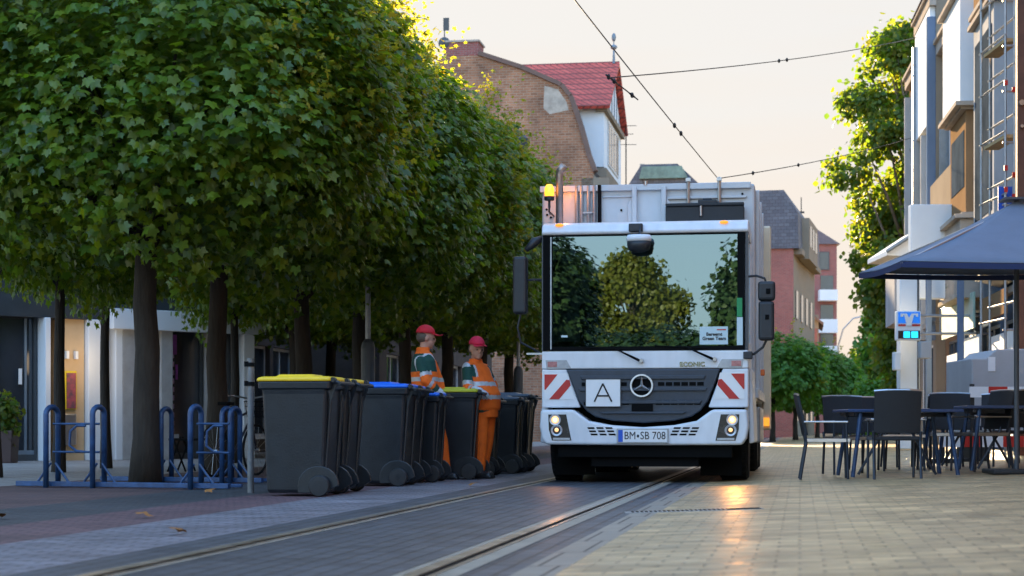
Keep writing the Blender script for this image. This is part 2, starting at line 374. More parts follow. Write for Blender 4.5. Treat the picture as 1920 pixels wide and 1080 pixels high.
M['leaf'] = leafmat('maple_leaf', [(.046,.1,.013),(.082,.165,.016),(.122,.21,.018),(.16,.22,.022),(.066,.165,.028)], .45, .34, .6)
M['leaf_young_rim'] = leafmat('maple_young_rim_leaf', [(.16,.24,.025),(.25,.29,.03),(.32,.27,.035),(.2,.27,.03)], .6, .45, .4, (1.8,1.5,.6))  # pale young leaves; on the street side they also imitate backlit edges
M['leaf_plane'] = leafmat('plane_leaf', [(.045,.1,.018),(.065,.13,.02),(.1,.145,.02),(.14,.155,.022)], .5, .5, .4, (2.6,2.2,.6))
M['leaf_far'] = leafmat('far_leaf', [(.05,.15,.03),(.075,.2,.035),(.11,.23,.035)], .45, .5, .4)
M['leaf_shade'] = leafmat('shaded_leaf', [(.012,.03,.012),(.018,.045,.015),(.026,.055,.018)], .2, .6, .3)  # shade on the mirrored trees is put into this leaf colour
M['leaf_gold'] = leafmat('golden_leaf', [(.055,.075,.012),(.08,.1,.014),(.105,.11,.016)], .35, .5, .35)
# ------------------------------------------------------------------ the ground
def strip(v0, v1, s0, s1, z0=0.0, z1=None, n=1, th=0.0):
    m = MB(); z1 = z0 if z1 is None else z1
    m.quad(S(v0,s0,z0), S(v1,s0,z1), S(v1,s1,z1), S(v0,s1,z0)); return m
S0, S1 = -70.0, 300.0
M['pave_tan'] = brick('tan_pavers', (.6,.41,.2), (.38,.26,.125), (.34,.245,.13), .21, .16, .007, .38, rz=A, stain=.4, sscale=2.2, bump=1.0, dist=.022, spec=.65, bs=3.2, streak=.5, rvar=.2)
M['pave_bed'] = brick('track_bed_pavers', (.085,.092,.105), (.064,.07,.083), (.028,.03,.035), .22, .11, .01, .48, rz=A+R(90), stain=.35, sscale=1.7, bump=.6, dist=.01, streak=.3)
M['pave_light'] = brick('light_pavers', (.24,.22,.24), (.19,.175,.19), (.09,.085,.09), .2, .1, .01, .5, rz=A, stain=.35, sscale=1.6, bump=.8, streak=.4)
M['pave_red'] = brick('red_pavers', (.17,.09,.09), (.13,.075,.08), (.035,.025,.03), .2, .1, .01, .6, rz=A, stain=.35, sscale=.8, bump=.5)
M['pave_dark'] = brick('dark_pavers', (.07,.068,.07), (.052,.052,.056), (.02,.02,.02), .2, .1, .01, .6, rz=A, stain=.35, sscale=.8, bump=.5)
M['pave_brown'] = brick('brown_pavers', (.14,.075,.065), (.1,.058,.055), (.03,.025,.025), .2, .1, .01, .65, rz=A, stain=.35, sscale=.8, bump=.5)
M['pave_far'] = brick('pale_pavers', (.34,.31,.28), (.28,.26,.24), (.1,.1,.1), .3, .2, .01, .65, rz=A, stain=.2, bump=.3)
M['kerb'] = brick('edging_stone', (.3,.255,.2), (.25,.22,.18), (.05,.045,.04), .2, .9, .01, .5, rz=A, stain=.2, bump=.4)
M['sealant'] = mat('rail_bedding', (.3,.265,.21), .5, var=.25, scale=4)
M['earth'] = mat('earth', (.12,.11,.1), .9, var=.2, scale=1)
m = MB(); m.quad((-900,-300,-.03),(900,-300,-.03),(900,1500,-.03),(-900,1500,-.03)); struct('ground', m, M['earth'])
struct('pavement', strip(-4.35,-3.42,S0,S1), M['pave_light'])
struct('pavement', strip(-5.15,-4.35,S0,S1), M['pave_red'])
struct('pavement', strip(-6.2,-5.15,S0,S1), M['pave_dark'])
struct('pavement', strip(-8.6,-6.2,S0,S1), M['pave_brown'])
struct('pavement', strip(-90,-8.6,S0,S1), M['pave_far'])
struct('road', strip(-3.42,VE,S0,S1), M['pave_bed'])
struct('kerb', strip(VE,VE+.2,S0,S1,0,.007), M['kerb'])
struct('pavement', strip(VE+.2,VE+4.5,S0,S1,.007,.1575), M['pave_tan'])
struct('pavement', strip(VE+4.5,90,S0,S1,.1575), M['pave_tan'])
# rails with groove, guard lip and bedding strips
for v, lab, e0, e1 in ((-3.04,'steel tram rail on the kerb side, beside the wheelie bins',.065,.13), (-1.66,'steel tram rail beside the tan pavement, running under the truck',.085,.2)):
    t = thing('tram_rail', lab, 'rail', (0,0,0), 0, 'tram rails in the road')
    a = MB(); a.quad(S(v-e0,S0,.004),S(v-.035,S0,.004),S(v-.035,S1,.004),S(v-e0,S1,.004)); a.quad(S(v+.1,S0,.004),S(v+e1,S0,.004),S(v+e1,S1,.004),S(v+.1,S1,.004))
    a.build('bedding', M['sealant'], t)
    a = MB()
    for (b0,b1) in ((-.035,.035),(.08,.1)):
        a.quad(S(v+b0,S0,.009),S(v+b1,S0,.009),S(v+b1,S1,.009),S(v+b0,S1,.009))
        a.quad(S(v+b0,S0,.0),S(v+b0,S0,.009),S(v+b0,S1,.009),S(v+b0,S1,.0))
        a.quad(S(v+b1,S0,.009),S(v+b1,S0,.0),S(v+b1,S1,.0),S(v+b1,S1,.009))
    a.build('rail_head', M['rail'], t)
    a = MB(); a.quad(S(v+.035,S0,.003),S(v+.08,S0,.003),S(v+.08,S1,.003),S(v+.035,S1,.003)); a.build('groove', M['void'], t)
# drain channel across the tan pavement
g0 = gnd(1195,958); g1 = gnd(1412,958)
t = thing('drain_grate', 'slotted metal drain grate let into the tan pavement', 'drain grate', (g0+g1)/2, math.atan2(g1.z-g0.z,0))
t.rotation_euler = (0, -math.atan2(g1.z-g0.z, (g1-g0).length), 0)
L = (g1-g0).length; a = MB(); a.bb(-L/2,L/2,-.09,.09,-.01,.006); a.build('frame', M['galv'], t)
a = MB(); n = 22
for i in range(n):
    x = -L/2+.05+(L*.72)*i/n; a.bb(x, x+L*.72/n*.55, -.07, .07, .0, .008)
a.bb(L*.24, L/2-.02, -.07, .07, .0, .0085); a.build('slot', M['void'], t)
# ------------------------------------------------------------------ refuse truck
TY = 20.2; TS = F / TY; TC = 1207.0
def tx(px): return (px - TC) / TS
def tz(py): return CAMH - (py - HY) / TS
def glass_mat(name, tint, fac):
    m = bpy.data.materials.new(name); m.use_nodes = True; t = m.node_tree; t.nodes.clear()
    o = N(t,'ShaderNodeOutputMaterial'); tr = N(t,'ShaderNodeBsdfTransparent'); gl = N(t,'ShaderNodeBsdfGlossy'); mx = N(t,'ShaderNodeMixShader')
    tr.inputs[0].default_value = (*tint,1); gl.inputs['Roughness'].default_value = 0.0; gl.inputs[0].default_value = (.66,.9,1,1)
    fr = N(t,'ShaderNodeFresnel'); fr.inputs[0].default_value = 1.5
    ad = N(t,'ShaderNodeMath',operation='ADD',use_clamp=True); ad.inputs[1].default_value = fac
    t.links.new(fr.outputs[0],ad.inputs[0]); t.links.new(ad.outputs[0],mx.inputs[0]); t.links.new(tr.outputs[0],mx.inputs[1]); t.links.new(gl.outputs[0],mx.inputs[2]); t.links.new(mx.outputs[0],o.inputs[0])
    return m
M['windscreen'] = glass_mat('windscreen_glass', (.16,.24,.23), .2)
M['side_glass'] = glass_mat('side_glass', (.2,.26,.26), .12)
M['sheet'] = mat('notice_paper', (.5,.64,.68), .6, var=.03)
M['interior'] = mat('cab_interior', (.03,.036,.04), .7, var=.2)
M['post_cream'] = mat('cream_post', (.7,.6,.42), .5, var=.06)
def ring_mb(R0, R1, y0, y1, c=(0,0), n=40):
    t = MB(); vs = []; fs = []
    for k in range(n):
        a = 2*math.pi*k/n
        for r, y in ((R0,y0),(R1,y0),(R1,y1),(R0,y1)): vs.append((c[0]+r*math.cos(a), y, c[1]+r*math.sin(a)))
    for k in range(n):
        j = (k+1) % n
        for i in range(4): fs.append((k*4+i, k*4+(i+1)%4, j*4+(i+1)%4, j*4+i))
    return t.add(vs, fs)
def wheel(parent, c, r, wd, out):
    t = MB(); h = wd/2
    t.lathe([(r*.55,-h),(r*.9,-h),(r*.97,-h*.8),(r,-h*.55),(r,h*.55),(r*.97,h*.8),(r*.9,h),(r*.55,h)], 28, c, 0, 'x')
    for k in range(36):
        a = 2*math.pi*k/36
        t.box((c[0], c[1]+r*1.0*math.cos(a), c[2]+r*1.0*math.sin(a)), (wd*.86,.045,.016), 0, (a+R(90),0,0))
    wh = t.build('wheel', M['black'], parent, smooth=False)
    q = MB(); q.lathe([(.03,out*h*.5),(r*.3,out*h*.5),(r*.35,out*h*.2),(r*.55,out*h*.9),(r*.57,out*h*.98)] if out>0 else [(r*.57,out*h*.98),(r*.55,out*h*.9),(r*.35,out*h*.2),(r*.3,out*h*.5),(.03,out*h*.5)], 20, c, 0, 'x')
    q.build('rim', M['galv'], wh)
    return wh
tb = at(TC, 800 + CAMH*TS, TY); tb.z = 0
truck = thing('refuse_truck', 'white refuse collection truck with headlights on, driving along the tram track', 'truck', tb, -A)
def tp(name, mb, m, **k):
    par = k.pop('parent', truck); return mb.build(name, m, par, **k)
zb, zt = tz(835), tz(412)
WX = 1.19
# cab shell
c = MB()
c.prism([(.05,tz(437)),(.035,tz(432)),(.07,tz(418)),(.2,zt),(1.4,zt),(1.45,zt-.08),(1.45,tz(437))], -WX, WX, 0, 'x')
c.bb(-WX,WX,.05,.3,tz(691),tz(657))
for s in (-1,1):
    c.prism([(s*WX,tz(691.5)),(s*.9,tz(691.5)),(s*.735,tz(764)),(s*WX,tz(764))], .05, .3)
    c.bb(min(s*WX,s*(WX-.05)),max(s*WX,s*(WX-.05)),.302,1.44,tz(790),tz(640))
    c.bb(min(s*WX,s*(WX-.05)),max(s*WX,s*(WX-.05)),1.3,1.44,tz(640)+.001,tz(437)-.002)
    c.bb(min(s*WX,s*(WX-.05)),max(s*WX,s*(WX-.05)),.12,.2,tz(657)+.001,tz(437)-.002)
c.bb(-WX+.051,WX-.051,1.38,1.43,tz(790),tz(437)-.003)
tp('cab', c, M['white_paint'], bevel=.022, seg=3)
c = MB(); c.bb(-WX+.06,WX-.06,.31,1.37,tz(760),tz(690)); tp('cab_floor', c, M['interior'])
c = MB()
for s in (-1,1): c.bb(min(s*(WX-.02),s*(WX-.026)),max(s*(WX-.02),s*(WX-.026)),.2,1.3,tz(640),tz(440))
each(c, 'side_window', M['side_glass'], truck)
# black windscreen surround + glass
zs0, zs1 = tz(657)+.002, tz(437)-.002
g = MB()
x0, x1 = tx(1015), tx(1395)
g.bb(x0, tx(1033), .048, .053, zs0, zs1); g.bb(tx(1381), x1, .048, .053, zs0, zs1); g.bb(tx(1033), tx(1381), .048, .053, zs0, tz(649)); g.bb(tx(1033), tx(1381), .048, .053, tz(440), zs1)
tp('windscreen_surround', g, M['void'])
g = MB(); tilt = R(.6); yb = .055
dz = zs1 - zs0
g.quad((x0,yb,zs0),(x1,yb,zs0),(x1,yb+dz*math.tan(tilt),zs1),(x0,yb+dz*math.tan(tilt),zs1))
ws = tp('windscreen', g, M['windscreen'])
g = MB()
for s in (-1,1): g.bb(min(s*WX,s*(WX-.03)),max(s*WX,s*(WX-.03)),.05,.1,zs0,zs1)
each(g, 'pillar', M['winframe_dark'], truck)
g = MB(); g.bb(tx(1029),tx(1031.5),.043,.0475,zs0+.02,zs1-.02); tp('seam_trim', g, M['galv'])
# interior
g = MB(); g.prism([(.2,1.45),(.2,1.6),(.5,1.66),(.62,1.5),(.62,1.4)],-1.1,1.1,0,'x'); g.bb(tx(1178),tx(1222),.24,.3,1.6,tz(618)); tp('dashboard', g, M['interior'], bevel=.02)
for sx in (-.62,.55):
    g = MB(); g.bb(sx-.24,sx+.24,.95,1.1,1.4,2.15); g.bb(sx-.13,sx+.13,.97,1.08,2.18,2.42); g.bb(sx-.25,sx+.25,.55,1.0,1.3,1.45); tp('seat', g, M['interior'], bevel=.05)
g = MB(); pth = [(.6+.23*math.cos(a), .62+.1*math.sin(a), 1.78+.2*math.sin(a)) for a in [2*math.pi*k/24 for k in range(24)]]; g.tube(pth,.016,8,closed=True); g.cyl((.6,.62,1.78),(.6,.45,1.55),.03); g.cyl((.38,.62,1.78),(.82,.62,1.78),.014); tp('steering_wheel', g, M['void'])
# grille
GP = [(1060,692),(1349,692),(1337,725),(1326,752),(1312,770),(1296,781),(1262,789),(1205,793),(1148,789),(1114,781),(1098,770),(1084,752),(1073,725)]
gp = [(tx(x),tz(y)) for x,y in GP]
g = MB(); g.prism(gp,.03,.2)
gr = tp('grille', g, M['grille'], bevel=.012)
def gx(y):           # half-extent of the grille at image row y
    L = [(692,1060),(725,1073),(752,1084),(770,1098),(781,1114),(789,1148)]
    for (a,b),(c2,d) in zip(L,L[1:]):
        if y <= c2: return b+(d-b)*(y-a)/(c2-a)
    return 1148
g = MB()
for (ya,yb2,ins) in ((704,711,22),(727,733,10),(751,757,10),(772,776,22)):
    l0,l1 = gx(ya)+ins, gx(yb2)+ins; r0,r1 = 2409-l0, 2409-l1
    g.prism([(tx(l0),tz(ya)),(tx(r0),tz(ya)),(tx(r1),tz(yb2)),(tx(l1),tz(yb2))],.005,.03)
each(g, 'slat', M['grille'], gr, bevel=.006)
g = MB()
for (ya,yb2,segs) in ((715,725,((1088,1176),(1232,1320))),(749,760.5,((1092,1180),(1228,1314)))):
    for a,b in segs:
        n = 6
        for k in range(n):
            g.bb(tx(a+(b-a)*k/n+1.2),tx(a+(b-a)*(k+1)/n-1.2),.026,.0295,tz(yb2-1.5),tz(ya+1.5))
g.bb(tx(1184),tx(1224),.012,.0255,tz(771),tz(755))
each(g, 'grille_opening', M['void'], gr)
# star emblem
ec = (tx(1203), tz(723)); er = 21.5/TS
g = ring_mb(er*.86, er, -.02, .02, ec)
for k in range(3):
    a = R(90+120*k); d = Vector((math.cos(a),0,math.sin(a))); n_ = Vector((-d.z,0,d.x)); o = Vector((ec[0],0,ec[1]))
    p = [o+n_*er*.13, o-n_*er*.13, o+d*er*.9-n_*er*.02, o+d*er*.9+n_*er*.02]
    g.add([Vector((q.x,.01,q.z)) for q in p]+[o+Vector((0,-.022,0)), o+d*er*.9+Vector((0,-.01,0))],[(1,2,5,4),(4,5,3,0),(2,3,5),(0,1,4)])
em = tp('star_emblem', g, M['emblem'])
g = MB(); g.lathe([(.001,.006),(er*.86,.006)],32,(ec[0],0.018,ec[1]),0,'y',False); tp('emblem_disc', g, M['void'], parent=em)
# A plate
g = MB(); g.bb(tx(1097),tx(1164),-.012,.004,tz(763),tz(710)); ap = tp('letter_plate', g, M['plate'], bevel=.003)
g = MB()
for p0,p1 in (((1114,753),(1130,719)),((1147,753),(1130,719)),((1119,742),(1141,742))): 
    g.tube([(tx(p0[0]),-.014,tz(p0[1])),(tx(p1[0]),-.014,tz(p1[1]))],.0095,6)
tp('letter', g, M['ink'], parent=ap)
g = MB()
for a,b,c_,d in ((1097,1164,710,711.2),(1097,1164,761.8,763),(1097,1098.2,711.2,761.8),(1162.8,1164,711.2,761.8)): g.bb(tx(a),tx(b),-.0145,-.0125,tz(d),tz(c_))
tp('border', g, M['ink'], parent=ap)
# bumper
BP = [(1012,768),(1075,768),(1086,776),(1104,789),(1146,797),(1205,801),(1264,797),(1306,789),(1324,776),(1335,768),(1399,768),(1402,800),(1398,822),(1390,834),(1205,835),(1022,834),(1014,822),(1010,800)]
g = MB(); g.prism([(tx(x),tz(y)) for x,y in BP], -.03, .32)
bump = tp('bumper', g, M['white_paint'], bevel=.03, seg=3)
for s in (0,1):
    mir = (lambda x: x) if s == 0 else (lambda x: 2412 - x)
    hp = [(1027,777),(1061,777),(1071,826),(1034,826),(1028,805)]
    g = MB(); g.prism([(tx(mir(x)),tz(y)) for x,y in hp], -.034, -.0305)
    hl = tp('headlight', g, M['lensdark'], bevel=.0)
    g = MB(); g.lathe([(.001,-.004),(.014,-.0038),(.024,-.002),(.026,.004)][::-1] , 24, (tx(mir(1040)),-.036,tz(787)), 0, 'y', True); tp('main_lamp', g, M['lamp'], parent=hl); g = MB(); g.lathe([(.027,-.001),(.034,-.003),(.042,0),(.044,.004)][::-1], 24, (tx(mir(1040)),-.036,tz(787)), 0, 'y', False); tp('halo_ring', g, M['lamp2'], parent=hl)  # the dim emissive ring imitates the orange halo round the lamp
    g = MB(); g.lathe([(.001,-.004),(.014,-.003),(.024,0)][::-1], 16, (tx(mir(1043)),-.037,tz(806)), 0, 'y', True); tp('running_lamp', g, M['lamp2'], parent=hl)
    g = MB(); g.lathe([(.045,.0),(.062,-.006),(.068,0)], 24, (tx(mir(1043)),-.036,tz(807)), 0, 'y', False); g.bb(min(tx(mir(1036)),tx(mir(1068))),max(tx(mir(1036)),tx(mir(1068))),-.04,-.036,tz(825),tz(821)); g.lathe([(.043,.002),(.05,-.005),(.064,-.007),(.067,0)], 24, (tx(mir(1040)),-.036,tz(787)), 0, 'y', False); tp('lamp_bezel', g, M['lens'], parent=hl)
    hs_ = bpy.data.lights.new('headlight_beam','SPOT'); hs_.energy = .5 if s == 0 else 2.6; hs_.color = (1,.4,.09); hs_.spot_size = R(50); hs_.spot_blend = .8; hs_.shadow_soft_size = .04
    ho_ = bpy.data.objects.new('headlight_beam', hs_); COL.objects.link(ho_); ho_.parent = hl; ho_.location = (tx(mir(1040)),-.06,tz(787)); ho_.rotation_euler = (R(-76),0,0)
    # upper lamp clusters
    ip = [(1020,674),(1060,674),(1069,690),(1022,690)]
    g = MB(); g.prism([(tx(mir(x)),tz(y)) for x,y in ip], .043, .0485); il = tp('indicator_lamp', g, M['lens'])
    g = MB(); xa,xb = sorted((tx(mir(1024)),tx(mir(1042)))); g.bb(xa,xb,.039,.0425,tz(687),tz(677)); tp('bulb', g, mat('indicator_bulb',(.45,.2,.2),.2,.2,var=.3,scale=30), parent=il)
    # hazard panels
    hz = [(1018,699),(1063,699),(1075,748),(1018,748)]
    g = MB(); g.prism([(tx(mir(x)),tz(y)) for x,y in hz], .044, .0485); hm = tp('hazard_marking', g, M['plate'])
    g = MB()
    for poly in ([(1018,701),(1043,701),(1020,730),(1018,730)], [(1060,711),(1066,712),(1068,722),(1046,748),(1027,748)]):
        g.prism([(tx(mir(x)),tz(y)) for x,y in poly], .040, .0435)
    each(g, 'red_stripe', M['red'], hm)
    # bumper vents
    g = MB()
    for r_, yv in enumerate((801,807,813)):
        for k in range(3):
            xa = 1101 + r_*3 + k*17; g.prism([(tx(mir(xa)),tz(yv)),(tx(mir(xa+13)),tz(yv)),(tx(mir(xa+14)),tz(yv+3.2)),(tx(mir(xa+1.5)),tz(yv+3.2))], -.034, -.0305)
    tp('vent', g, M['void'], parent=bump)
# licence plate
g = MB(); g.bb(tx(1157),tx(1254),-.05,-.031,tz(831),tz(803.5)); lp = tp('licence_plate', g, M['galv'], bevel=.003)
g = MB(); g.bb(tx(1160),tx(1251),-.054,-.0505,tz(828.5),tz(806)); tp('plate_face', g, M['plate'], parent=lp)
g = MB(); g.bb(tx(1160),tx(1168.5),-.057,-.0545,tz(828.5),tz(806)); tp('country_strip', g, M['blue'], parent=lp)
g = MB(); g.merge(place(text_mb('BM', .125, .002, wid=.82), (tx(1182),-.057,tz(817.3)))); g.merge(place(text_mb('SB 708', .125, .002, wid=.84), (tx(1225),-.057,tz(817.3)))); g.bb(tx(1195),tx(1199),-.058,-.056,tz(820),tz(815))
tp('plate_lettering', g, M['ink'], parent=lp)
# chrome lettering
g = place(text_mb('ECONIC', .07, .006, bold=.003, wid=1.1), (tx(1297),.044,tz(683.5))); tp('chrome_lettering', g, M['chrome'])
# wipers
for (a,b) in (((1199,676),(1150,652)),((1336,674),(1284,650))):
    g = MB(); g.tube([(tx(a[0]),.01,tz(a[1])),(tx((a[0]+b[0])/2),-.005,tz((a[1]+b[1])/2)),(tx(b[0]),.03,tz(b[1]))],[.016,.012,.008],6)
    g.tube([(tx(b[0])-.35,.045,tz(b[1])+.01),(tx(b[0])+.25,.045,tz(b[1])-.02)],.008,5)
    wp = tp('wiper', g, M['void']); g = MB(); g.cyl((tx(a[0]+3),.0,tz(a[1])),(tx(a[0]+3),.05,tz(a[1])),.022,.026,12); tp('pivot', g, M['steel'], parent=wp)
# roof lights
for px in (1046,1356):
    g = MB(); g.ell((tx(px),.06,tz(418)),(.05,.03,.018),10); tp('marker_light', g, M['amber'])
# windscreen camera + front mirror in the centre
g = MB(); g.bb(tx(1179),tx(1205),-.03,.06,tz(434),tz(419)); g.cyl((tx(1201),-.02,tz(425)),(tx(1201),-.13,tz(443)),.012); fm = tp('front_mirror', g, M['plastic'], bevel=.01)
g = MB(); g.loft([[Vector((tx(1200)+rx*math.cos(a)*1.0,-.14+ry*math.sin(a),tz(z))) for a in [2*math.pi*k/20 for k in range(20)]] for rx,ry,z in ((.06,.04,475),(.12,.09,471),(.135,.1,462),(.135,.1,455))]); tp('mirror_housing', g, M['plastic'], parent=fm, smooth=True)
g = MB(); g.loft([[Vector((tx(1200)+rx*math.cos(a),-.14+ry*math.sin(a),tz(z))) for a in [2*math.pi*k/20 for k in range(20)]] for rx,ry,z in ((.14,.1,454.9),(.145,.105,449),(.13,.09,443),(.05,.03,442))]); tp('mirror_cap', g, M['panel_white'], parent=fm, smooth=True)
# side mirrors
def mirror(s, blocks, arms, extra=None):
    g = MB(); ar = None
    for a in arms: g.tube([(tx(x),y,tz(z)) for x,y,z in a], .014, 6)
    ar = each(g, 'mirror_arm', M['plastic'], truck)
    for (x0_,x1_,y0_,y1_) in blocks:
        g = MB(); g.bb(tx(x0_),tx(x1_),-.02,.14,tz(y1_),tz(y0_)); tp('mirror', g, M['plastic'], parent=ar, bevel=.035, seg=3)
    return ar
mirror(-1, [(958,985,477,586)], [[(1014,.1,522),(1000,.05,521),(984,.06,522)],[(972,.06,586),(966,.06,612),(972,.08,640),(1010,.14,661)]])
g = MB(); g.tube([(tx(1013),.1,tz(441)),(tx(1000),.0,tz(450)),(tx(985),-.04,tz(466))],[.03,.055,.03],10); tp('kerb_mirror', g, M['plastic'], smooth=True)
rm_ = mirror(1, [(1419,1451,530,566),(1420,1449,567,640)], [[(1396,.1,520),(1416,.08,519),(1431,.06,524),(1434,.06,532)],[(1434,.06,640),(1428,.08,652),(1412,.1,664),(1398,.14,668)]])
g = MB()
for xx,zz,w_,h_ in ((1438,549,8,10),(1436,597,7,9)): g.bb(tx(xx-w_/2),tx(xx+w_/2),-.034,-.02,tz(zz+h_/2),tz(zz-h_/2))
each(g, 'mirror_back_cover', M['void'], rm_, bevel=.006)
g = MB(); g.bb(tx(1392),tx(1409),.02,.12,tz(674),tz(660)); tp('mirror_bracket', g, M['plastic'], parent=rm_, bevel=.01)
g = MB(); g.bb(tx(982),tx(1013),.1,.14,tz(663),tz(659.5)); tp('step_rail', g, M['alu'])
# side indicators + door mouldings
for px,zz in ((1003,701),(1426,697)):
    g = MB(); g.bb(tx(px-4),tx(px+4),.5,.58,tz(zz+6),tz(zz-6)); tp('side_reflector', g, M['amber_dull'], bevel=.01)
for s in (-1,1):
    g = MB(); g.prism([(s*WX,tz(690)),(s*(WX+.03),tz(690)),(s*(WX+.06),tz(830)),(s*WX,tz(832))], .35, 1.9); tp('mudguard', g, M['white_paint'], bevel=.02)
# notice sheets inside the screen
g = MB(); g.bb(tx(1311),tx(1363.5),.045,.05,tz(646.5),tz(613)); ns = tp('notice_sheet', g, M['sheet'])
g = MB(); g.merge(place(text_mb('Bereemt', .052, .001, bold=.002), (tx(1338),.043,tz(627.5)))); g.merge(place(text_mb('Green Team', .052, .001, bold=.002), (tx(1338),.043,tz(635.5)))); tp('lettering', g, M['ink'], parent=ns)
g = MB(); g.bb(tx(1343),tx(1360),.042,.0445,tz(620),tz(618)); tp('red_line', g, M['red'], parent=ns)
g = MB(); g.bb(tx(1380),tx(1391),.042,.047,tz(648),tz(596)); tp('notice_sheet', g, M['sheet'])
g = MB(); g.bb(tx(1380),tx(1390),.042,.047,tz(595),tz(560)); tp('sticker', g, mat('green_sticker',(.01,.25,.08),.5,var=.05))
g = MB(); g.bb(tx(1050),tx(1062),.046,.05,tz(631),tz(627)); tp('toll_box', g, M['sheet'])
g = MB(); g.prism([(tx(1312),tz(613)),(tx(1312),tz(603)),(tx(1322),tz(600)),(tx(1350),tz(601)),(tx(1357),tz(613))],.2,.34)
vest = g.build('folded_vest', mat('vest_orange',(.9,.12,.02),.7,var=.1), None, bevel=.02); vest.location = truck.location; vest.rotation_euler = truck.rotation_euler
tag(vest, 'orange safety vest lying on the dashboard behind the truck windscreen', 'vest')
# chassis, wheels
g = MB(); g.bb(-1.0,1.0,.06,.5,.3,tz(836)); g.bb(-.45,.45,.5,8.2,.45,.8); g.bb(-.62,.62,.12,.7,.19,.298); g.bb(-1.1,1.1,.305,.5,.5,1.3)
for s in (-1,1): g.bb(min(s*.6,s*1.12),max(s*.6,s*1.12),2.2,4.3,.42,.95); g.bb(min(s*.62,s*1.1),max(s*.62,s*1.1),.5,.53,.08,.6)
g.cyl((-1,1.1,.45),(1,1.1,.45),.1); g.cyl((-1,5.2,.48),(1,5.2,.48),.12); g.cyl((-1,6.6,.48),(1,6.6,.48),.12)
tp('chassis', g, M['void'])
for s in (-1,1):
    wheel(truck, (s*1.0,1.05,.49), .49, .34, s)
    wheel(truck, (s*.9,5.2,.49), .49, .55, s); wheel(truck, (s*.9,6.6,.49), .49, .55, s)
# refuse body
BX0, BX1, BY, BT = -1.40, 1.225, 1.5, 3.62
g = MB(); g.bb(BX0,BX1,BY,7.4,1.0,BT)
bd = tp('refuse_body', g, M['body_paint'], bevel=.03)
def bx(px, y=BY): # local x that shows at image column px at local depth y
    for_x = 0.0
    Yw = TY + y*CA - 0*SA
    for _ in range(6):
        Yw = TY + y*CA - for_x*SA
        X = (px-HX)/F*Yw; for_x = (X - tb.x - y*SA)/CA
    return for_x
def bz(py, y=BY): return CAMH - (py-HY)/F*(TY + y*CA)
g = MB()
for a,b in ((1186,1195),(1241,1250)): g.bb(bx(a),bx(b),BY-.09,BY,bz(440),BT-.02)
g.bb(bx(1013),bx(1408),BY-.05,BY,BT-.06,BT+.015)
g.bb(bx(1250),bx(1400),BY-.03,BY,bz(375),bz(370)); g.bb(bx(1130),bx(1186),BY-.025,BY,bz(369),bz(366))
for a,b in ((1178,1186),(1250,1258)): g.prism([(bx(a),bz(440)),(bx(b),bz(440)),(bx(b),bz(372) if a<1200 else bz(382)),(bx(a),bz(382) if a<1200 else bz(372))],BY-.06,BY)
each(g, 'stiffener', M['body_paint'], bd, bevel=.008)
g = MB()
for px in (1082,1091,1104,1115): g.tube([(bx(px),BY-.04,bz(440)),(bx(px),BY-.04,bz(352)),(bx(px),BY-.04,bz(346))],.022,8)
g.bb(bx(1094),bx(1112),BY-.07,BY-.03,bz(399),bz(396))
each(g, 'vertical_pipe', M['galv'], bd)
g = MB(); g.bb(bx(1122),bx(1128),BY-.08,BY,bz(440),bz(346)); tp('cable_duct', g, M['void'], parent=bd)
g = MB(); g.bb(bx(1250),bx(1396),BY-.2,BY,bz(440),bz(392)); g.bb(bx(1250),bx(1396),BY-.22,BY-.1,bz(391.5),bz(386)); rad = tp('oil_cooler', g, M['chassis'], bevel=.01)
g = MB(); g.bb(bx(1310),bx(1345),BY-.15,BY,bz(386),bz(379)); g.bb(bx(1318),bx(1336),BY-.13,BY,bz(379),bz(376)); tp('valve_block', g, M['plastic'], parent=bd, bevel=.01)
g = MB()
for px in (1291,1349): g.tube([(bx(px),BY-.05,bz(386)),(bx(px),BY-.05,bz(342)),(bx(px),BY-.02,bz(337))],.022,8); g.bb(bx(px)-.03,bx(px)+.03,BY-.09,BY-.02,bz(343),bz(337))
g.cyl((bx(1211),BY-.03,BT),(bx(1211),BY-.03,BT+.05),.03); g.cyl((bx(1316),BY-.22,bz(410)),(bx(1316),BY-.22,bz(392)),.018)
each(g, 'hydraulic_line', M['steel'], bd)
g = MB()
for px,py in ((1025,389),(1032,396),(1026,399),(1033,404),(1165,393),(1392,367)): g.cyl((bx(px),BY,bz(py)),(bx(px),BY-.012,bz(py)),.014)
each(g, 'bolt', M['void'], bd)
# side ribs + tailgate
g = MB()
for y in (1.9,3.1,4.3): g.bb(BX1,BX1+.05,y,y+.09,1.05,BT-.03)
g.bb(BX1,BX1+.045,1.6,7.3,1.0,1.12)
each(g, 'side_rib', M['body_paint'], bd, bevel=.01)
g = MB(); g.bb(BX1,BX1+.13,5.5,5.75,.6,3.55); ps = tp('loader_post', g, M['post_cream'], bevel=.03)
g = MB(); g.bb(BX1+.02,BX1+.11,5.46,5.498,.66,.78); tp('side_marker_lamp', g, M['amber'], parent=ps)
g = MB(); g.prism([(7.41,.9),(8.7,1.1),(9.0,1.6),(8.6,3.4),(7.41,3.61)],BX0,BX1+.05,0,'x'); tp('tailgate', g, M['body_paint'], bevel=.03)
g = MB(); g.bb(BX1-.2,BX1+.05,2.2,4.3,.45,.9); tp('side_guard', g, M['galv'], bevel=.02)
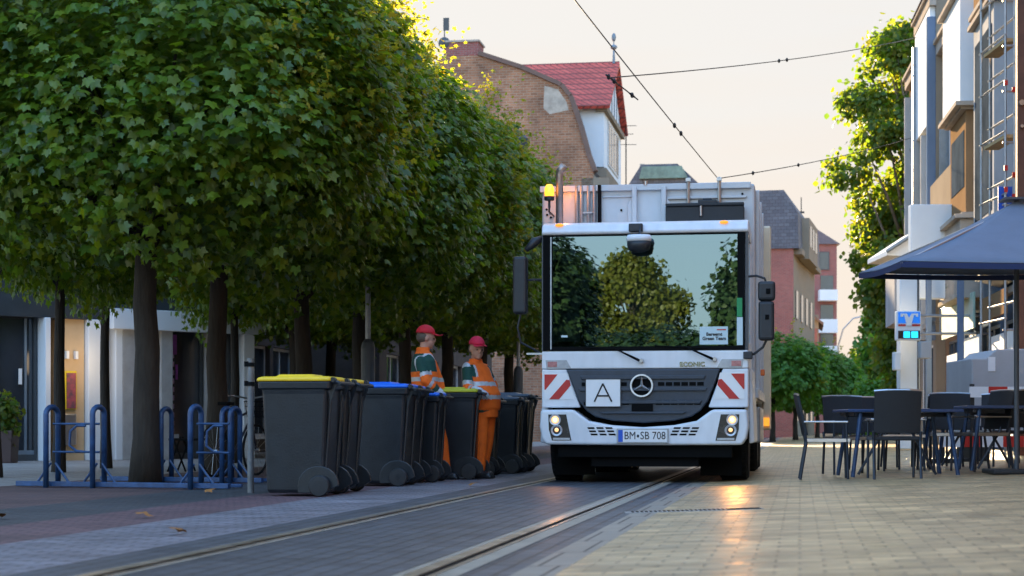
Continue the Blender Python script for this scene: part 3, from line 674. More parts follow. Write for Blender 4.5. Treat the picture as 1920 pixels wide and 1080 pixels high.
# exhaust stack and beacon
g = MB(); ex = bx(1049,1.2); zz = lambda p: bz(p,1.2)
g.tube([(ex,1.2,zz(440)),(ex,1.2,zz(325)),(ex+.01,1.2,zz(316)),(ex+.06,1.17,zz(308))],[.047,.047,.052,.05],14)
tp('exhaust_stack', g, mat('warm_steel',(.42,.33,.28),.4,.8,var=.2), smooth=True)
bcx = bx(1030,1.1); zz = lambda p: bz(p,1.1)
g = MB(); g.lathe([(.03,zz(364)),(.055,zz(363)),(.06,zz(358)),(.058,zz(349)),(.035,zz(342)),(.002,zz(341))],18,(bcx,1.1,0)); be = tp('beacon', g, M['beacon'], smooth=True)
g = MB(); g.lathe([(.05,zz(372)),(.062,zz(371)),(.062,zz(364.5)),(.04,zz(364))],16,(bcx,1.1,0)); g.cyl((bcx,1.1,zz(386)),(bcx,1.1,zz(372)),.016); g.tube([(bcx,1.1,zz(384)),(bcx-.01,1.15,zz(392)),(bcx,1.5,zz(394))],.012,6); tp('beacon_foot', g, M['plastic'], parent=be)

pl = bpy.data.lights.new('beacon_light','POINT'); pl.energy = 1.4; pl.color = (1,.3,.04); pl.shadow_soft_size = .06
po = bpy.data.objects.new('beacon_light', pl); COL.objects.link(po); po.parent = be; po.location = (bcx+.12, 1.22, zz(350))
# ------------------------------------------------------------------ wheelie bins
def make_bin(name, label, lid_mat, k=1.0, kz=1.0):
    t = thing(name, label, 'wheelie bin', (0,0,0), 0, None)
    k *= 1.06; z = 1.06*kz
    def rect(x0,x1,y,zz,r=.03):
        pts = []
        for cx,cy,a0 in ((x1-r,y-r,0),(x0+r,y-r,90),(x0+r,-y+r,180),(x1-r,-y+r,270)):
            for q in (0,45,90): pts.append(Vector(((cx+r*math.cos(R(a0+q)))*k, (cy+r*math.sin(R(a0+q)))*k, zz*z)))
        return pts
    g = MB(); g.loft([rect(-.295,.2,.225,.03),rect(-.31,.21,.24,.06),rect(-.338,.25,.275,.9),rect(-.342,.253,.28,.94)])
    for s in (-1,1):      # wheel arches
        pts = [(-.02,.03)] + [(.165+.185*math.cos(R(a)),.1+.17*math.sin(R(a))) for a in range(180,-1,-20)] + [(.22,.03)]
        g.prism([(a*k,b*z) for a,b in pts], (s*.22 if s>0 else -.25)*k, (.25 if s>0 else s*.22)*k)
    for y in (-.19,.19): g.loft([[Vector((p[0]*k,(y+p[1])*k,zz*z)) for p in ((x,-.025),(x+.022,-.02),(x+.022,.02),(x,.025))] for x,zz in ((.203,.12),(.262,.9))])
    body = g.build('body', M['bin'], t, bevel=.006)
    g = MB(); g.loft([rect(-.362,.272,.285,.94),rect(-.372,.285,.297,.95),rect(-.376,.288,.3,1.0),rect(-.37,.285,.297,1.008)]); g.build('rim', M['bin'], body, bevel=.004)
    g = MB(); g.loft([rect(-.385,.285,.302,1.012),rect(-.388,.286,.304,1.03),rect(-.375,.28,.296,1.045),rect(-.34,.25,.27,1.055)]); g.loft([rect(-.25,.12,.2,1.055),rect(-.22,.09,.17,1.075)])
    g.bb(-.41*k,-.385*k,-.1*k,.1*k,1.012*z,1.03*z)
    lid = g.build('lid', lid_mat, t, bevel=.008)
    g = MB()
    for s in (-1,1): g.tube([(.27*k,s*.24*k,1.0*z),(.33*k,s*.24*k,1.005*z),(.355*k,s*.235*k,.995*z)],.018,8); g.cyl((.3*k,s*.2*k,1.025*z),(.3*k,s*.27*k,1.025*z),.024,n=10)
    g.tube([(.355*k,-.25*k,.995*z),(.355*k,.25*k,.995*z)],.017,10); g.prism([(.265*k,.8*z),(.33*k,1.0*z),(.265*k,1.0*z)],-.225*k,-.205*k); g.prism([(.265*k,.8*z),(.33*k,1.0*z),(.265*k,1.0*z)],.205*k,.225*k)
    g.build('handle', M['bin'], t)
    for s in (-1,1):
        g = MB(); g.lathe([(.05,-.028),(.09,-.026),(.1,-.015),(.1,.015),(.09,.026),(.05,.028)],22,(.185*k,s*.285*k,.1),0,'y'); wh = g.build('wheel', M['binw'], t)
        g = MB(); g.lathe([(.0505,-.02),(.0505,.02)],18,(.185*k,s*.285*k,.1),0,'y'); g.lathe([(.002,-.03),(.022,-.03),(.022,.03),(.002,.03)],12,(.185*k,s*.285*k,.1),0,'y')
        for q in range(6): a = R(60*q); g.box((.185*k+.036*math.cos(a),s*.285*k,.1+.036*math.sin(a)),(.034,.05,.009),0,(0,-a,0))
        g.build('hub', M['bin'], wh)
    return t
BG = 'wheelie bins lined up on the pavement'
BR = -A
def bin_at(proto, px, py, first, label):
    o = proto if first else copy_tree(proto)
    p = gnd(px, py) + U*.27; o.location = (p.x, p.y, 0); o.rotation_euler = (0,0,BR); o['label'] = label; o['group'] = BG; return o
by = make_bin('wheelie_bin','x',M['lid_yellow']); bb_ = make_bin('wheelie_bin','x',M['lid_blue']); bs = make_bin('wheelie_bin','x',M['lid_blue'],.84,.94); bl = make_bin('wheelie_bin','x',M['lid_lime'])
bg1 = make_bin('wheelie_bin','x',M['lid_grey']); bg2 = make_bin('wheelie_bin','x',M['lid_grey'],.86,.95); bls = make_bin('wheelie_bin','x',M['lid_lime'],.84,.93)
bin_at(by,562,931,True,'yellow-lidded dark wheelie bin standing foremost beside the grey post')
bin_at(by,603,925,False,'yellow-lidded dark wheelie bin pressed against the foremost bin, half hidden')
bin_at(bb_,715,912,True,'large blue-lidded wheelie bin standing just after the yellow-lidded pair')
bin_at(bb_,732,908,False,'large blue-lidded wheelie bin mostly hidden behind its blue-lidded twin')
bin_at(bs,783,904.5,True,'small blue-lidded wheelie bin under the gloved hand of the worker in the red cap')
bin_at(bl,851,899,True,'lime-lidded dark wheelie bin held by the worker in the pink cap')
bin_at(bls,892,893,True,'small lime-lidded wheelie bin mostly hidden behind the legs of the worker in the pink cap')
bin_at(bg2,938,888.5,True,'small grey-lidded wheelie bin in the last pair, beside the truck front')
bin_at(bg1,955,885.5,True,'large grey-lidded wheelie bin at the far end of the row by the truck')
# ------------------------------------------------------------------ the two workers
def rings_solid(mb, rings, n=16):
    # rings: (centre, half-x axis vector, half-y axis vector)
    rr = []
    for c,a,b in rings: rr.append([Vector(c)+Vector(a)*math.cos(2*math.pi*k/n)+Vector(b)*math.sin(2*math.pi*k/n) for k in range(n)])
    mb.loft(rr); return mb
def capsule(mb, p0, p1, r0, r1, n=14):
    p0, p1 = Vector(p0), Vector(p1); d = (p1-p0)
    if d.length < 1e-6: return mb.ell(p0,(r0,)*3,n)
    d.normalize(); path=[]; rad=[]
    for k in range(4): a = R(5+85*k/3); path.append(p0-d*r0*math.cos(a)); rad.append(r0*math.sin(a))
    for k in range(4): a = R(90-85*k/3); path.append(p1+d*r1*math.cos(a)); rad.append(r1*math.sin(a))
    return mb.tube(path, rad, n)
def chain(mb, pts, rads):
    for i in range(len(pts)-1): capsule(mb, pts[i], pts[i+1], rads[i], rads[i+1])
    return mb
def blob(name, mb, mats, parent, voxel=.012, smooth=6, assign=None):
    o = bpy.data.objects.new('tmp', mb.mesh('tmp', mats)); COL.objects.link(o)
    r = o.modifiers.new('r','REMESH'); r.mode = 'VOXEL'; r.voxel_size = voxel; r.use_smooth_shade = True
    s = o.modifiers.new('s','SMOOTH'); s.factor = .5; s.iterations = smooth
    bpy.context.view_layer.update()
    me = bpy.data.meshes.new_from_object(o.evaluated_get(bpy.context.evaluated_depsgraph_get()))
    bpy.data.objects.remove(o); me.name = name
    me.materials.clear()
    for m_ in (mats if isinstance(mats,(list,tuple)) else [mats]): me.materials.append(m_)
    mi = [assign(p.center) if assign else 0 for p in me.polygons]
    me.polygons.foreach_set('material_index', mi); me.polygons.foreach_set('use_smooth',[True]*len(mi)); me.update()
    q = bpy.data.objects.new(name, me); COL.objects.link(q); q.parent = parent; return q
def head_mb(mb, c, yaw, tilt=0.0):
    # face looks along +x before yaw
    rot = Euler((0,tilt,yaw)).to_matrix()
    def e(p,d,n=16): mb.ell(Vector(c)+rot@(Vector(p)*1.1), tuple(1.1*q for q in d), n, 0, (0,tilt,yaw))
    e((0,0,.03),(.098,.077,.105)); e((.025,0,-.045),(.072,.062,.075)); e((.062,0,-.085),(.032,.034,.03))
    e((.1,0,-.012),(.024,.014,.028)); e((.105,0,-.025),(.016,.019,.012)); e((.088,0,.02),(.014,.05,.01)); e((.09,0,-.055),(.012,.024,.008)); e((.088,0,-.066),(.011,.02,.007))
    for s in (-1,1): e((-.005,s*.078,-.005),(.024,.011,.034),10)
    return rot
def hand_mb(mb, wrist, d, palm_n, curl=.6, side=1):
    d = Vector(d).normalized(); nrm = Vector(palm_n).normalized(); sd_ = d.cross(nrm).normalized()*side; nrm = nrm
    w_ = Vector(wrist); p = w_+d*.085
    for q in (-.026,-.009,.009,.026): capsule(mb, w_+d*.012+sd_*q*.7, p+sd_*q*1.15, .017,.015,8)
    for q,L in ((-.034,.062),(-.012,.076),(.011,.07),(.033,.052)):
        b = p+sd_*q; k1 = b+(d*math.cos(curl*.6)+nrm*math.sin(curl*.6))*L*.5; k2 = k1+(d*math.cos(curl*1.6)+nrm*math.sin(curl*1.6))*L*.35; k3 = k2+(d*math.cos(curl*2.4)+nrm*math.sin(curl*2.4))*L*.25
        chain(mb,[b,k1,k2,k3],[.0125,.0115,.0105,.009])
    t0 = w_+d*.03-sd_*.03; chain(mb,[t0,t0-sd_*.028+d*.025+nrm*.015,t0-sd_*.03+d*.055+nrm*.03],[.015,.0135,.011])
def cap_mb(c, yaw, tilt):
    rot = Euler((0,tilt,yaw)).to_matrix(); g = MB()
    n = 18; rings = []
    for k in range(8):
        a = R(90*k/7); rr = math.cos(a); rings.append([Vector(c)+1.08*(rot@Vector(((-.005+.112*max(rr,.02)*math.cos(2*math.pi*i/n)),.092*max(rr,.02)*math.sin(2*math.pi*i/n),.055+.1*math.sin(a)))) for i in range(n)])
    g.loft(rings)
    # brim
    top = []; bot = []
    for i in range(11):
        a = R(-68+136*i/10); x = .078+.135*math.cos(a); y = .088*math.sin(a)/math.sin(R(68)) if True else 0
        top.append(Vector(c)+rot@Vector((x,y*.95,.066-.022*abs(math.sin(a))))); bot.append(Vector(c)+rot@Vector((x,y*.95,.058-.022*abs(math.sin(a)))))
    b0 = [Vector(c)+rot@Vector((.05,q*.085,.07)) for q in (1,-1)]; b1 = [Vector(c)+rot@Vector((.05,q*.085,.06)) for q in (1,-1)]
    tp_ = top+b0; bt_ = bot+b1; m_ = len(tp_)
    g.add(tp_+bt_, [tuple(range(m_)), tuple(range(2*m_-1,m_-1,-1))]+[(i,m_+i,m_+(i+1)%m_,(i+1)%m_) for i in range(m_)])
    return g
def person(label, base, J, caps, yaw_t, fat=1.0, headyaw=0.0, headtilt=0.0, face_hair=True):
    t = thing('person', label, 'person', base, 0, 'refuse workers beside the bins')
    hip, chest, neck, head = (Vector(J[k]) for k in ('hip','chest','neck','head'))
    ax = Vector((math.cos(yaw_t),math.sin(yaw_t),0)); sx = Vector((-math.sin(yaw_t),math.cos(yaw_t),0))  # facing, left side
    def torso(mb, ex):
        mid = hip.lerp(chest,.45)
        rings_solid(mb, [(hip-Vector((0,0,.1)),ax*(.115+ex),sx*(.165+ex)),(hip,ax*(.13*fat+ex),sx*(.175*(fat*.5+.5)+ex)),(mid+ax*.04*(fat-1)*2.2,ax*(.135*fat+ex),sx*(.175*(fat*.6+.4)+ex)),(chest,ax*(.125+.02*(fat-1)+ex),sx*(.19+ex)),(chest+(neck-chest)*.55,ax*(.1+ex),sx*(.185+ex)),(chest+(neck-chest)*.88,ax*(.07+ex),sx*(.12+ex)),(neck,ax*(.058+ex*.6),sx*(.065+ex*.6))])
    # body: head, neck, torso, arms, hands and legs in one surface
    g = MB(); torso(g, 0); capsule(g, neck-Vector((0,0,.04)), head-Vector((0,0,.06))-ax*.01, .062,.058)
    head_mb(g, head, headyaw, headtilt)
    for s in ('l','r'):
        sh,el,wr = (Vector(J[s+k]) for k in ('sh','el','wr')); chain(g,[sh,el,wr],[.058,.045,.03]); hand_mb(g, wr, J[s+'hd'], J[s+'hn'], J.get(s+'curl',.7), 1 if s=='l' else -1)
        hp,kn,an,to = (Vector(J[s+k]) for k in ('hp','kn','an','to')); chain(g,[hp,kn,an],[.085,.058,.042]); chain(g,[an-Vector((0,0,.03)),to],[.04,.03])
    blob('body', g, M['skin'], t, .011, 5)
    # jacket with green yoke, orange lower part and silver bands
    g = MB(); torso(g, .028)
    for s in ('l','r'):
        sh,el,wr = (Vector(J[s+k]) for k in ('sh','el','wr')); chain(g,[sh,el,el.lerp(wr,.85)],[.078,.064,.052])
    rings_solid(g,[(neck-Vector((0,0,.05))-ax*.005,ax*.09,sx*.095),(neck+Vector((0,0,.02)),ax*.082,sx*.088),(neck+Vector((0,0,.045)),ax*.088,sx*.092)])
    arms = [[Vector(J[s+k]) for k in ('sh','el','wr')] for s in ('l','r')]
    def near(p,a,b):
        d = b-a; u_ = max(0,min(1,(p-a).dot(d)/d.length_squared)); return (p-(a+d*u_)).length, u_
    def asg(p):
        best = None
        for sh,el,wr in arms:
            d1,u1 = near(p,sh,el); d2,u2 = near(p,el,wr)
            if min(d1,d2) < .1 and (p-hip.lerp(chest,.6)).dot(sx)**2 > 0:
                q = u1 if d1 <= d2 else 1+u2
                if best is None or min(d1,d2) < best[0]: best = (min(d1,d2), q)
        inner = abs((p-chest).dot(sx))
        if best and inner > .2:
            q = best[1]
            if q < .06: return 2
            if q < .62: return 1
            if q < .8: return 2
            if q < 1.25: return 0
            if q < 1.45: return 2
            return 0 if q < 1.62 else 1
        if p.z > neck.z-.035: return 0
        if p.z > chest.z+.0: 
            if abs(inner-.14) < .013 : return 2
            return 1 if inner > .14 or (p-chest).dot(ax) < .0 else 0
        if fat > 1.2 and abs(p.z-(hip.z-.05)) < .022: return 1
        if abs(p.z-(hip.z+.13)) < .026 or abs(p.z-(hip.z+.3)) < .026: return 2
        return 0
    blob('jacket', g, [M['orange_cloth'],M['green_cloth'],M['silver_tape']], t, .013, 5, asg)
    g = MB()
    rings_solid(g,[(hip-Vector((0,0,.12)),ax*.135*fat,sx*.19),(hip,ax*(.135*fat+.01),sx*.19),(hip+Vector((0,0,.08)),ax*(.125*fat),sx*.175)])
    for s in ('l','r'):
        hp,kn,an = (Vector(J[s+k]) for k in ('hp','kn','an')); chain(g,[hp,kn,an+(kn-an)*.12],[.115,.088,.075])
    def asg2(p):
        for s in ('l','r'):
            kn,an = Vector(J[s+'kn']),Vector(J[s+'an']); d,u_ = near(p,kn,an)
            if d < .12 and (abs(u_-.28) < .05 or abs(u_-.56) < .05) and J.get('bands',False): return 1
        return 0
    blob('trousers', g, [M['orange_cloth'],M['silver_tape']], t, .013, 5, asg2)
    for s in ('l','r'):
        an,to = Vector(J[s+'an']),Vector(J[s+'to']); g = MB(); chain(g,[an+Vector((0,0,.1)),an,],[.062,.06]); chain(g,[Vector((an.x,an.y,.05)),Vector((to.x,to.y,.042))],[.055,.048]); g.box(((an.x+to.x)/2,(an.y+to.y)/2,.016),((to-an).length+.1,.1,.03),0,(0,0,math.atan2(to.y-an.y,to.x-an.x)))
        blob('boot', g, M['boot'], t, .011, 4)
        wr = Vector(J[s+'wr']); g = MB(); hand_mb(g, wr, J[s+'hd'], J[s+'hn'], J.get(s+'curl',.7), 1 if s=='l' else -1)
        d = Vector(J[s+'hd']).normalized(); chain(g,[wr-d*.04,wr+d*.03],[.045,.038])
        for i,p in enumerate(g.v): pass
        gl = blob('glove', g, M['glove'], t, .007, 2)
        # a glove sits over the hand: swell it a little
        for v in gl.data.vertices: v.co += v.normal*.006
    cp = cap_mb(head, headyaw, headtilt).build('cap', caps, t, smooth=True)
    rot = Euler((0,headtilt,headyaw)).to_matrix()
    if face_hair:
        g = MB(); g.ell(head+rot@Vector((-.03,0,.012)),(.092,.094,.078),16,0,(0,headtilt,headyaw)); blob('hair', g, M['hair'], t, .01, 2)
        g = MB()
        for s in (-1,1): g.ell(head+rot@Vector((.1,s*.035,-.002)),(.009,.014,.007),8,0,(0,headtilt,headyaw))
        g.build('eye', M['ink'], t)
    return t
# worker in the red cap: stands behind the small blue-lidded bin, seen half from the back, hand on the lid
b1 = gnd(803, 899.5); k = F/b1.y
def w1(px, py, dy=0.0): return (((px-803)/k), dy, (899.5-py)/k)
J1 = dict(hip=w1(800,757,.02), chest=w1(795,698,.0), neck=w1(793,658,.0), head=w1(798,634,.02),
  rsh=w1(788,679,-.16), rel=w1(800,714,-.22), rwr=w1(822,733,-.16), rhd=(.75,.15,-.45), rhn=(.2,.3,-.9),
  lsh=w1(806,680,.17), lel=w1(822,716,.24), lwr=w1(829,745,.2), lhd=(.7,-.1,-.7), lhn=(-.5,0,-.8),
  rhp=w1(798,765,-.08), rkn=w1(800,828,-.1), ran=w1(803,886,-.08), rto=w1(820,898,-.1),
  lhp=w1(806,765,.1), lkn=w1(826,826,.12), lan=w1(834,886,.1), lto=w1(851,898,.06), rcurl=.75)
P1 = person('worker in red cap and orange-green jacket, leaning on a small blue-lidded bin', (b1.x,b1.y,0), J1, M['cap_red'], R(28), 1.0, R(14), R(4))
b2 = gnd(902, 897); k2 = F/b2.y
def w2(px, py, dy=0.0): return (((px-902)/k2), dy, (897-py)/k2)
J2 = dict(hip=w2(906,765,0), chest=w2(896,707,.0), neck=w2(892,679,.0), head=w2(894,655,-.03),
  rsh=w2(878,690,-.12), rel=w2(878,733,-.24), rwr=w2(897,733,-.33), rhd=(.9,-.15,-.25), rhn=(.1,.1,-1), rcurl=.8,
  lsh=w2(908,692,.16), lel=w2(924,722,.2), lwr=w2(926,748,.1), lhd=(-.2,-.6,-.6), lhn=(-.9,0,-.2),
  rhp=w2(901,772,-.08), rkn=w2(902,828,-.1), ran=w2(899,884,-.08), rto=w2(916,894,-.14),
  lhp=w2(914,772,.1), lkn=w2(912,828,.1), lan=w2(903,884,.12), lto=w2(919,894,.08), bands=False)
P2 = person('round-bellied worker in pink cap and orange jacket, hand on a lime-lidded bin', (b2.x,b2.y,0), J2, M['cap_pink'], R(-40), 1.38, R(-66), R(6))
# ------------------------------------------------------------------ bicycle racks and the grey post
def rack(label, p0, p1, hoops, group, pairs=()):
    d = (p1-p0); L = d.length; ang = math.atan2(d.y,d.x)
    t = thing('bicycle_rack', label, 'bicycle rack', p0, ang, group)
    g = MB(); g.bb(0,L,-.03,.03,.012,.066); g.bb(.1,L-.05,.34,.38,.012,.05); g.build('base_rail', M['rack_blue'], t, bevel=.006)
    for h in hoops:
        g = MB(); H_ = .86; w_ = .11
        path = [(h,-.08,.0),(h,-.08,H_-w_*.7)]+[(h,-.08+w_-w_*math.cos(R(a)),H_-w_*.7+w_*.7*math.sin(R(a))) for a in (20,45,70,90,110,135,160)]+[(h,-.08+2*w_,H_-w_*.7),(h,-.08+2*w_,.02)]
        g.tube(path,.03,10); hp = g.build('hoop', M['rack_blue'], t, smooth=True)
        g = MB()
        for s in (-1,1): g.tube([(h+s*.03,.05,.26),(h+s*.2,.05,.05)],.013,6); 
        g.bb(h-.2,h+.2,.03,.07,.012,.05); g.build('brace', M['rack_blue'], hp)
    for a,b in pairs:
        g = MB(); g.cyl((a,.05,.38),(b,.05,.38),.012,n=8); g.cyl((a,.05,.68),(b,.05,.68),.012,n=8)
        m_ = (a+b)/2; g.tube([(m_+.12,.05,.66),(m_+.02,.03,.66),(m_-.04,.0,.6),(m_-.05,.0,.45),(m_+.02,.03,.39),(m_+.12,.05,.38)],.014,8); g.build('wheel_holder', M['rack_blue'], t)
    return t
RG = 'blue steel bicycle racks under the trees'
pa, pb = gnd(32,913), gnd(430,918.5)
Lr = (pb-pa).length; fx = lambda px: (px-32)/398*Lr
rack('long blue bicycle rack in front, its base rail running past the thick tree trunk', pa, pb, [fx(97),fx(186),fx(367)], RG, [(fx(97),fx(186)),(fx(367),fx(367)+.38)])
pa2, pb2 = gnd(190,903), gnd(492,907); L2 = (pb2-pa2).length; fx2 = lambda px: (px-190)/302*L2
rack('blue bicycle rack standing behind the first one, partly hidden by the trunk', pa2, pb2, [fx2(312),fx2(425),fx2(440)], RG, [])
p = gnd(470,924); t = thing('post', 'grey metal post with dark clamps between the bicycle rack and the bins', 'post', p)
g = MB(); g.cyl((0,0,0),(0,0,1.32),.033,n=14); g.build('pole', mat('post_grey',(.16,.165,.17),.5,.4,var=.25,scale=10), t, smooth=False)
for z_ in (1.24,1.05): g = MB(); g.cyl((0,0,z_),(0,0,z_+.04),.038,n=14); g.bb(-.06,-.02,-.03,.03,z_,z_+.05); g.build('clamp', M['void'], t)
# ------------------------------------------------------------------ bicycle parked behind the racks
p = gnd(442,893); t = thing('bicycle', 'dark bicycle with a front basket parked behind the racks, seen from the front', 'bicycle', p, R(68))
for x_ in (-.52,.52):
    g = MB(); g.tube([(x_+.33*math.cos(a),0,.34+.33*math.sin(a)) for a in [2*math.pi*i/28 for i in range(28)]],.017,6,closed=True); wh = g.build('wheel', M['black'], t)
    g = MB()
    for i in range(14): a = 2*math.pi*i/14; g.cyl((x_,0.015*(-1)**i,.34),(x_+.32*math.cos(a),0,.34+.32*math.sin(a)),.002,n=4)
    g.cyl((x_,-.05,.34),(x_,.05,.34),.02,n=8); g.build('spokes', M['steel'], wh)
g = MB(); 
for a,b in (((-.52,0,.34),(-.06,0,.3)),((-.06,0,.3),(-.2,0,.85)),((-.06,0,.3),(.38,0,.75)),((-.17,0,.72),(.36,0,.85)),((-.52,0,.34),(-.17,0,.72)),((.36,0,.9),(.52,0,.34))): g.cyl(a,b,.017,n=8)
g.build('frame', mat('bike_paint',(.02,.02,.03),.35,.3,var=.1), t)
g = MB(); g.tube([(.3,-.3,1.06),(.38,-.24,1.06),(.36,0,1.02),(.38,.24,1.06),(.3,.3,1.06)],.012,8); g.cyl((.36,0,.88),(.36,0,1.02),.014); g.build('handlebar', M['steel'], t)
g = MB(); g.loft([[Vector((-.2+x_,y_,.93)) for x_,y_ in ((-.13,-.08),(.13,-.02),(.13,.02),(-.13,.08))],[Vector((-.2+x_,y_,.97)) for x_,y_ in ((-.13,-.08),(.13,-.02),(.13,.02),(-.13,.08))]]); g.cyl((-.2,0,.85),(-.2,0,.93),.014); g.build('saddle', M['void'], t, bevel=.01)
g = MB()
for z_ in (.78,.85,.92,.99): 
    e_ = .12+.03*(z_-.78)/.2; g.tube([(.62-e_,-e_,z_),(.62+e_,-e_,z_),(.62+e_,e_,z_),(.62-e_,e_,z_)],.006,4,closed=True)
for i in range(6):
    q = -.12+.048*i; g.cyl((.5,q,.78),(.47,q*1.2,.99),.004,n=4); g.cyl((.74,q,.78),(.77,q*1.2,.99),.004,n=4); g.cyl((.62+q,-.12,.78),(.62+q*1.2,-.15,.99),.004,n=4); g.cyl((.62+q,.12,.78),(.62+q*1.2,.15,.99),.004,n=4)
g.bb(.5,.74,-.12,.12,.775,.783); g.build('basket', M['void'], t)
# small black trestle behind the rack
p = gnd(338,884); t = thing('trestle', 'small black folding trestle behind the bicycle rack', 'trestle', p, R(-12))
for s in (-1,1):
    g = MB(); g.cyl((-.12,s*.18,0),(.08,s*.18,.5),.014,n=6); g.cyl((.16,s*.18,0),(-.04,s*.18,.5),.014,n=6); g.build('leg', M['void'], t)
g = MB(); g.bb(-.1,.36,-.2,.2,.45,.48); g.build('top', M['void'], t, bevel=.005)
# ------------------------------------------------------------------ foliage
rng = np.random.default_rng(7)
def leaf_template(kind):
    if kind == 'maple':
        rad = [(180,.1),(148,.4),(116,.68),(92,.52),(60,.92),(33,.58),(0,1.05)]
        half = [(r*math.sin(R(a))*.62, .38+r*math.cos(R(a))*.62) for a,r in rad]
    elif kind == 'broad': half = [(0,0),(.3,.18),(.42,.45),(.28,.75),(0,1)]
    else: half = [(0,0),(.36,.4),(0,1)]
    Rr = [(x,y,-.28*abs(x)-.10*y*y) for x,y in half]; Ll = [(-x,y,z) for x,y,z in half[1:-1] for z in (-.28*abs(x)-.10*y*y,)] if False else [(-p[0],p[1],p[2]) for p in Rr[1:-1]]
    n = len(Rr); vs = Rr + Ll
    f1 = list(range(n)); f2 = [n-1] + [n+i for i in range(len(Ll)-1,-1,-1)] + [0]
    return np.array(vs), [f1[::-1], f2[::-1]]
def leaf_mesh(name, parts, mats):
    # parts: list of (pos(N,3), normal(N,3), tip(N,3), size(N), kind, mat index)
    VV=[]; LI=[]; LS=[]; MI=[]; off=0
    for pos,nrm,tip,size,kind,mi in parts:
        tv, fs = leaf_template(kind); N_ = len(pos); nv = len(tv)
        t = tip/np.linalg.norm(tip,axis=1,keepdims=True)
        x = np.cross(t,nrm); x /= np.linalg.norm(x,axis=1,keepdims=True)+1e-9; z = np.cross(x,t)
        P = pos[:,None,:]+size[:,None,None]*(tv[None,:,0,None]*x[:,None,:]+tv[None,:,1,None]*t[:,None,:]+tv[None,:,2,None]*z[:,None,:])
        VV.append(P.reshape(-1,3)); base = off+np.arange(N_)*nv
        for f in fs:
            LI.append((base[:,None]+np.array(f)[None,:]).ravel()); LS.append(np.full(N_,len(f))); MI.append(np.full(N_,mi))
        off += N_*nv
    V_=np.concatenate(VV).astype(np.float32); LI=np.concatenate(LI).astype(np.int32); LS=np.concatenate(LS).astype(np.int32); MI=np.concatenate(MI).astype(np.int32)
    me = bpy.data.meshes.new(name); me.vertices.add(len(V_)); me.vertices.foreach_set('co',V_.ravel())
    me.loops.add(len(LI)); me.loops.foreach_set('vertex_index',LI)
    st = np.concatenate([[0],np.cumsum(LS)[:-1]]).astype(np.int32)
    me.polygons.add(len(LS)); me.polygons.foreach_set('loop_start',st)
    try: me.polygons.foreach_set('loop_total',LS)
    except Exception: pass
    for m_ in (mats if isinstance(mats,(list,tuple)) else [mats]): me.materials.append(m_)
    me.polygons.foreach_set('material_index',MI); me.update(calc_edges=True); me.validate(); return me
def unit(a): return a/(np.linalg.norm(a,axis=-1,keepdims=True)+1e-9)
def noise3(P, sc, seed):
    return np.array([noise.noise(Vector((p[0]*sc+seed,p[1]*sc-seed,p[2]*sc+2*seed))) for p in P])
def clipped_crown(name, half, zc, seed, n_sh, size, mats, kind='maple', per=6, p=2.7, young=0.06, fill=1800):
    r = np.random.default_rng(seed); a,b,c = half
    # area-aware sampling of a rounded box surface
    d = unit(r.normal(size=(n_sh*3,3))*np.array([a,b,c]))
    rad = 1/((np.abs(d[:,0]/a)**p+np.abs(d[:,1]/b)**p+np.abs(d[:,2]/c)**p)**(1/p)); S_ = d*rad[:,None]
    wgt = rad**2; keep = r.random(len(S_)) < wgt/wgt.max(); S_ = S_[keep][:n_sh]
    n = unit(np.sign(S_)*np.abs(S_/np.array([a,b,c]))**(p-1)/np.array([a,b,c]))
    bump = noise3(S_,.9,seed)*.32+noise3(S_,2.3,seed+5)*.2
    depth = -(r.random(len(S_))**2.2)*.7
    bottom = (S_[:,2] < -c*.62)
    S_ = S_ + n*(bump+depth)[:,None]
    S_[bottom,2] += (r.random(bottom.sum())-.3)*.45
    S_[:,2] += zc
    # leaves around each shoot
    K = per; pos = np.repeat(S_,K,0); nn = np.repeat(n,K,0); dep = np.repeat(depth,K)
    pos = pos + r.normal(size=pos.shape)*np.array([.11,.11,.085])
    up = np.array([0,0,1.0]); nr = unit(nn*.62+up*.72+r.normal(size=pos.shape)*.3)
    tip = np.array([0,0,-1.0])*.9+nn*.7+r.normal(size=pos.shape)*.5
    tip = unit(tip-nr*np.sum(nr*tip,1,keepdims=True))
    sz = size*(.55+.85*r.random(len(pos)))
    parts = [(pos,nr,tip,sz,kind,0)]
    # young shoots on top and street side, also imitating backlit crown edges
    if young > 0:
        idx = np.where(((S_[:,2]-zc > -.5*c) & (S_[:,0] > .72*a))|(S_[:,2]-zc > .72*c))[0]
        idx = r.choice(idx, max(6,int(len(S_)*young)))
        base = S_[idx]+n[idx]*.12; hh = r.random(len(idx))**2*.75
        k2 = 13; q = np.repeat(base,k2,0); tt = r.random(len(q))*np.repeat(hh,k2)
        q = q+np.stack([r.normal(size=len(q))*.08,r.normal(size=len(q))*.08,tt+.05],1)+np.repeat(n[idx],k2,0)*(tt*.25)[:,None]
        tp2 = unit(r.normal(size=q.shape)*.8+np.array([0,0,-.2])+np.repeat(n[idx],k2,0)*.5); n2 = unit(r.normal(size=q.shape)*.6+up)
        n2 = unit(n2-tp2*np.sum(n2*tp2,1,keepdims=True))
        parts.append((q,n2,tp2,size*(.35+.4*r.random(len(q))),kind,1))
    # loose inner leaves that close the crown
    q = (r.random((fill,3))*2-1)*np.array([a*.74,b*.74,c*.6])+np.array([0,0,zc+.1])
    tp2 = unit(r.normal(size=q.shape)+np.array([0,0,-.6])); n2 = unit(r.normal(size=q.shape)+up); n2 = unit(n2-tp2*np.sum(n2*tp2,1,keepdims=True))
    parts.append((q,n2,tp2,np.full(fill,size*1.7),kind,0))
    return leaf_mesh(name, parts, mats)
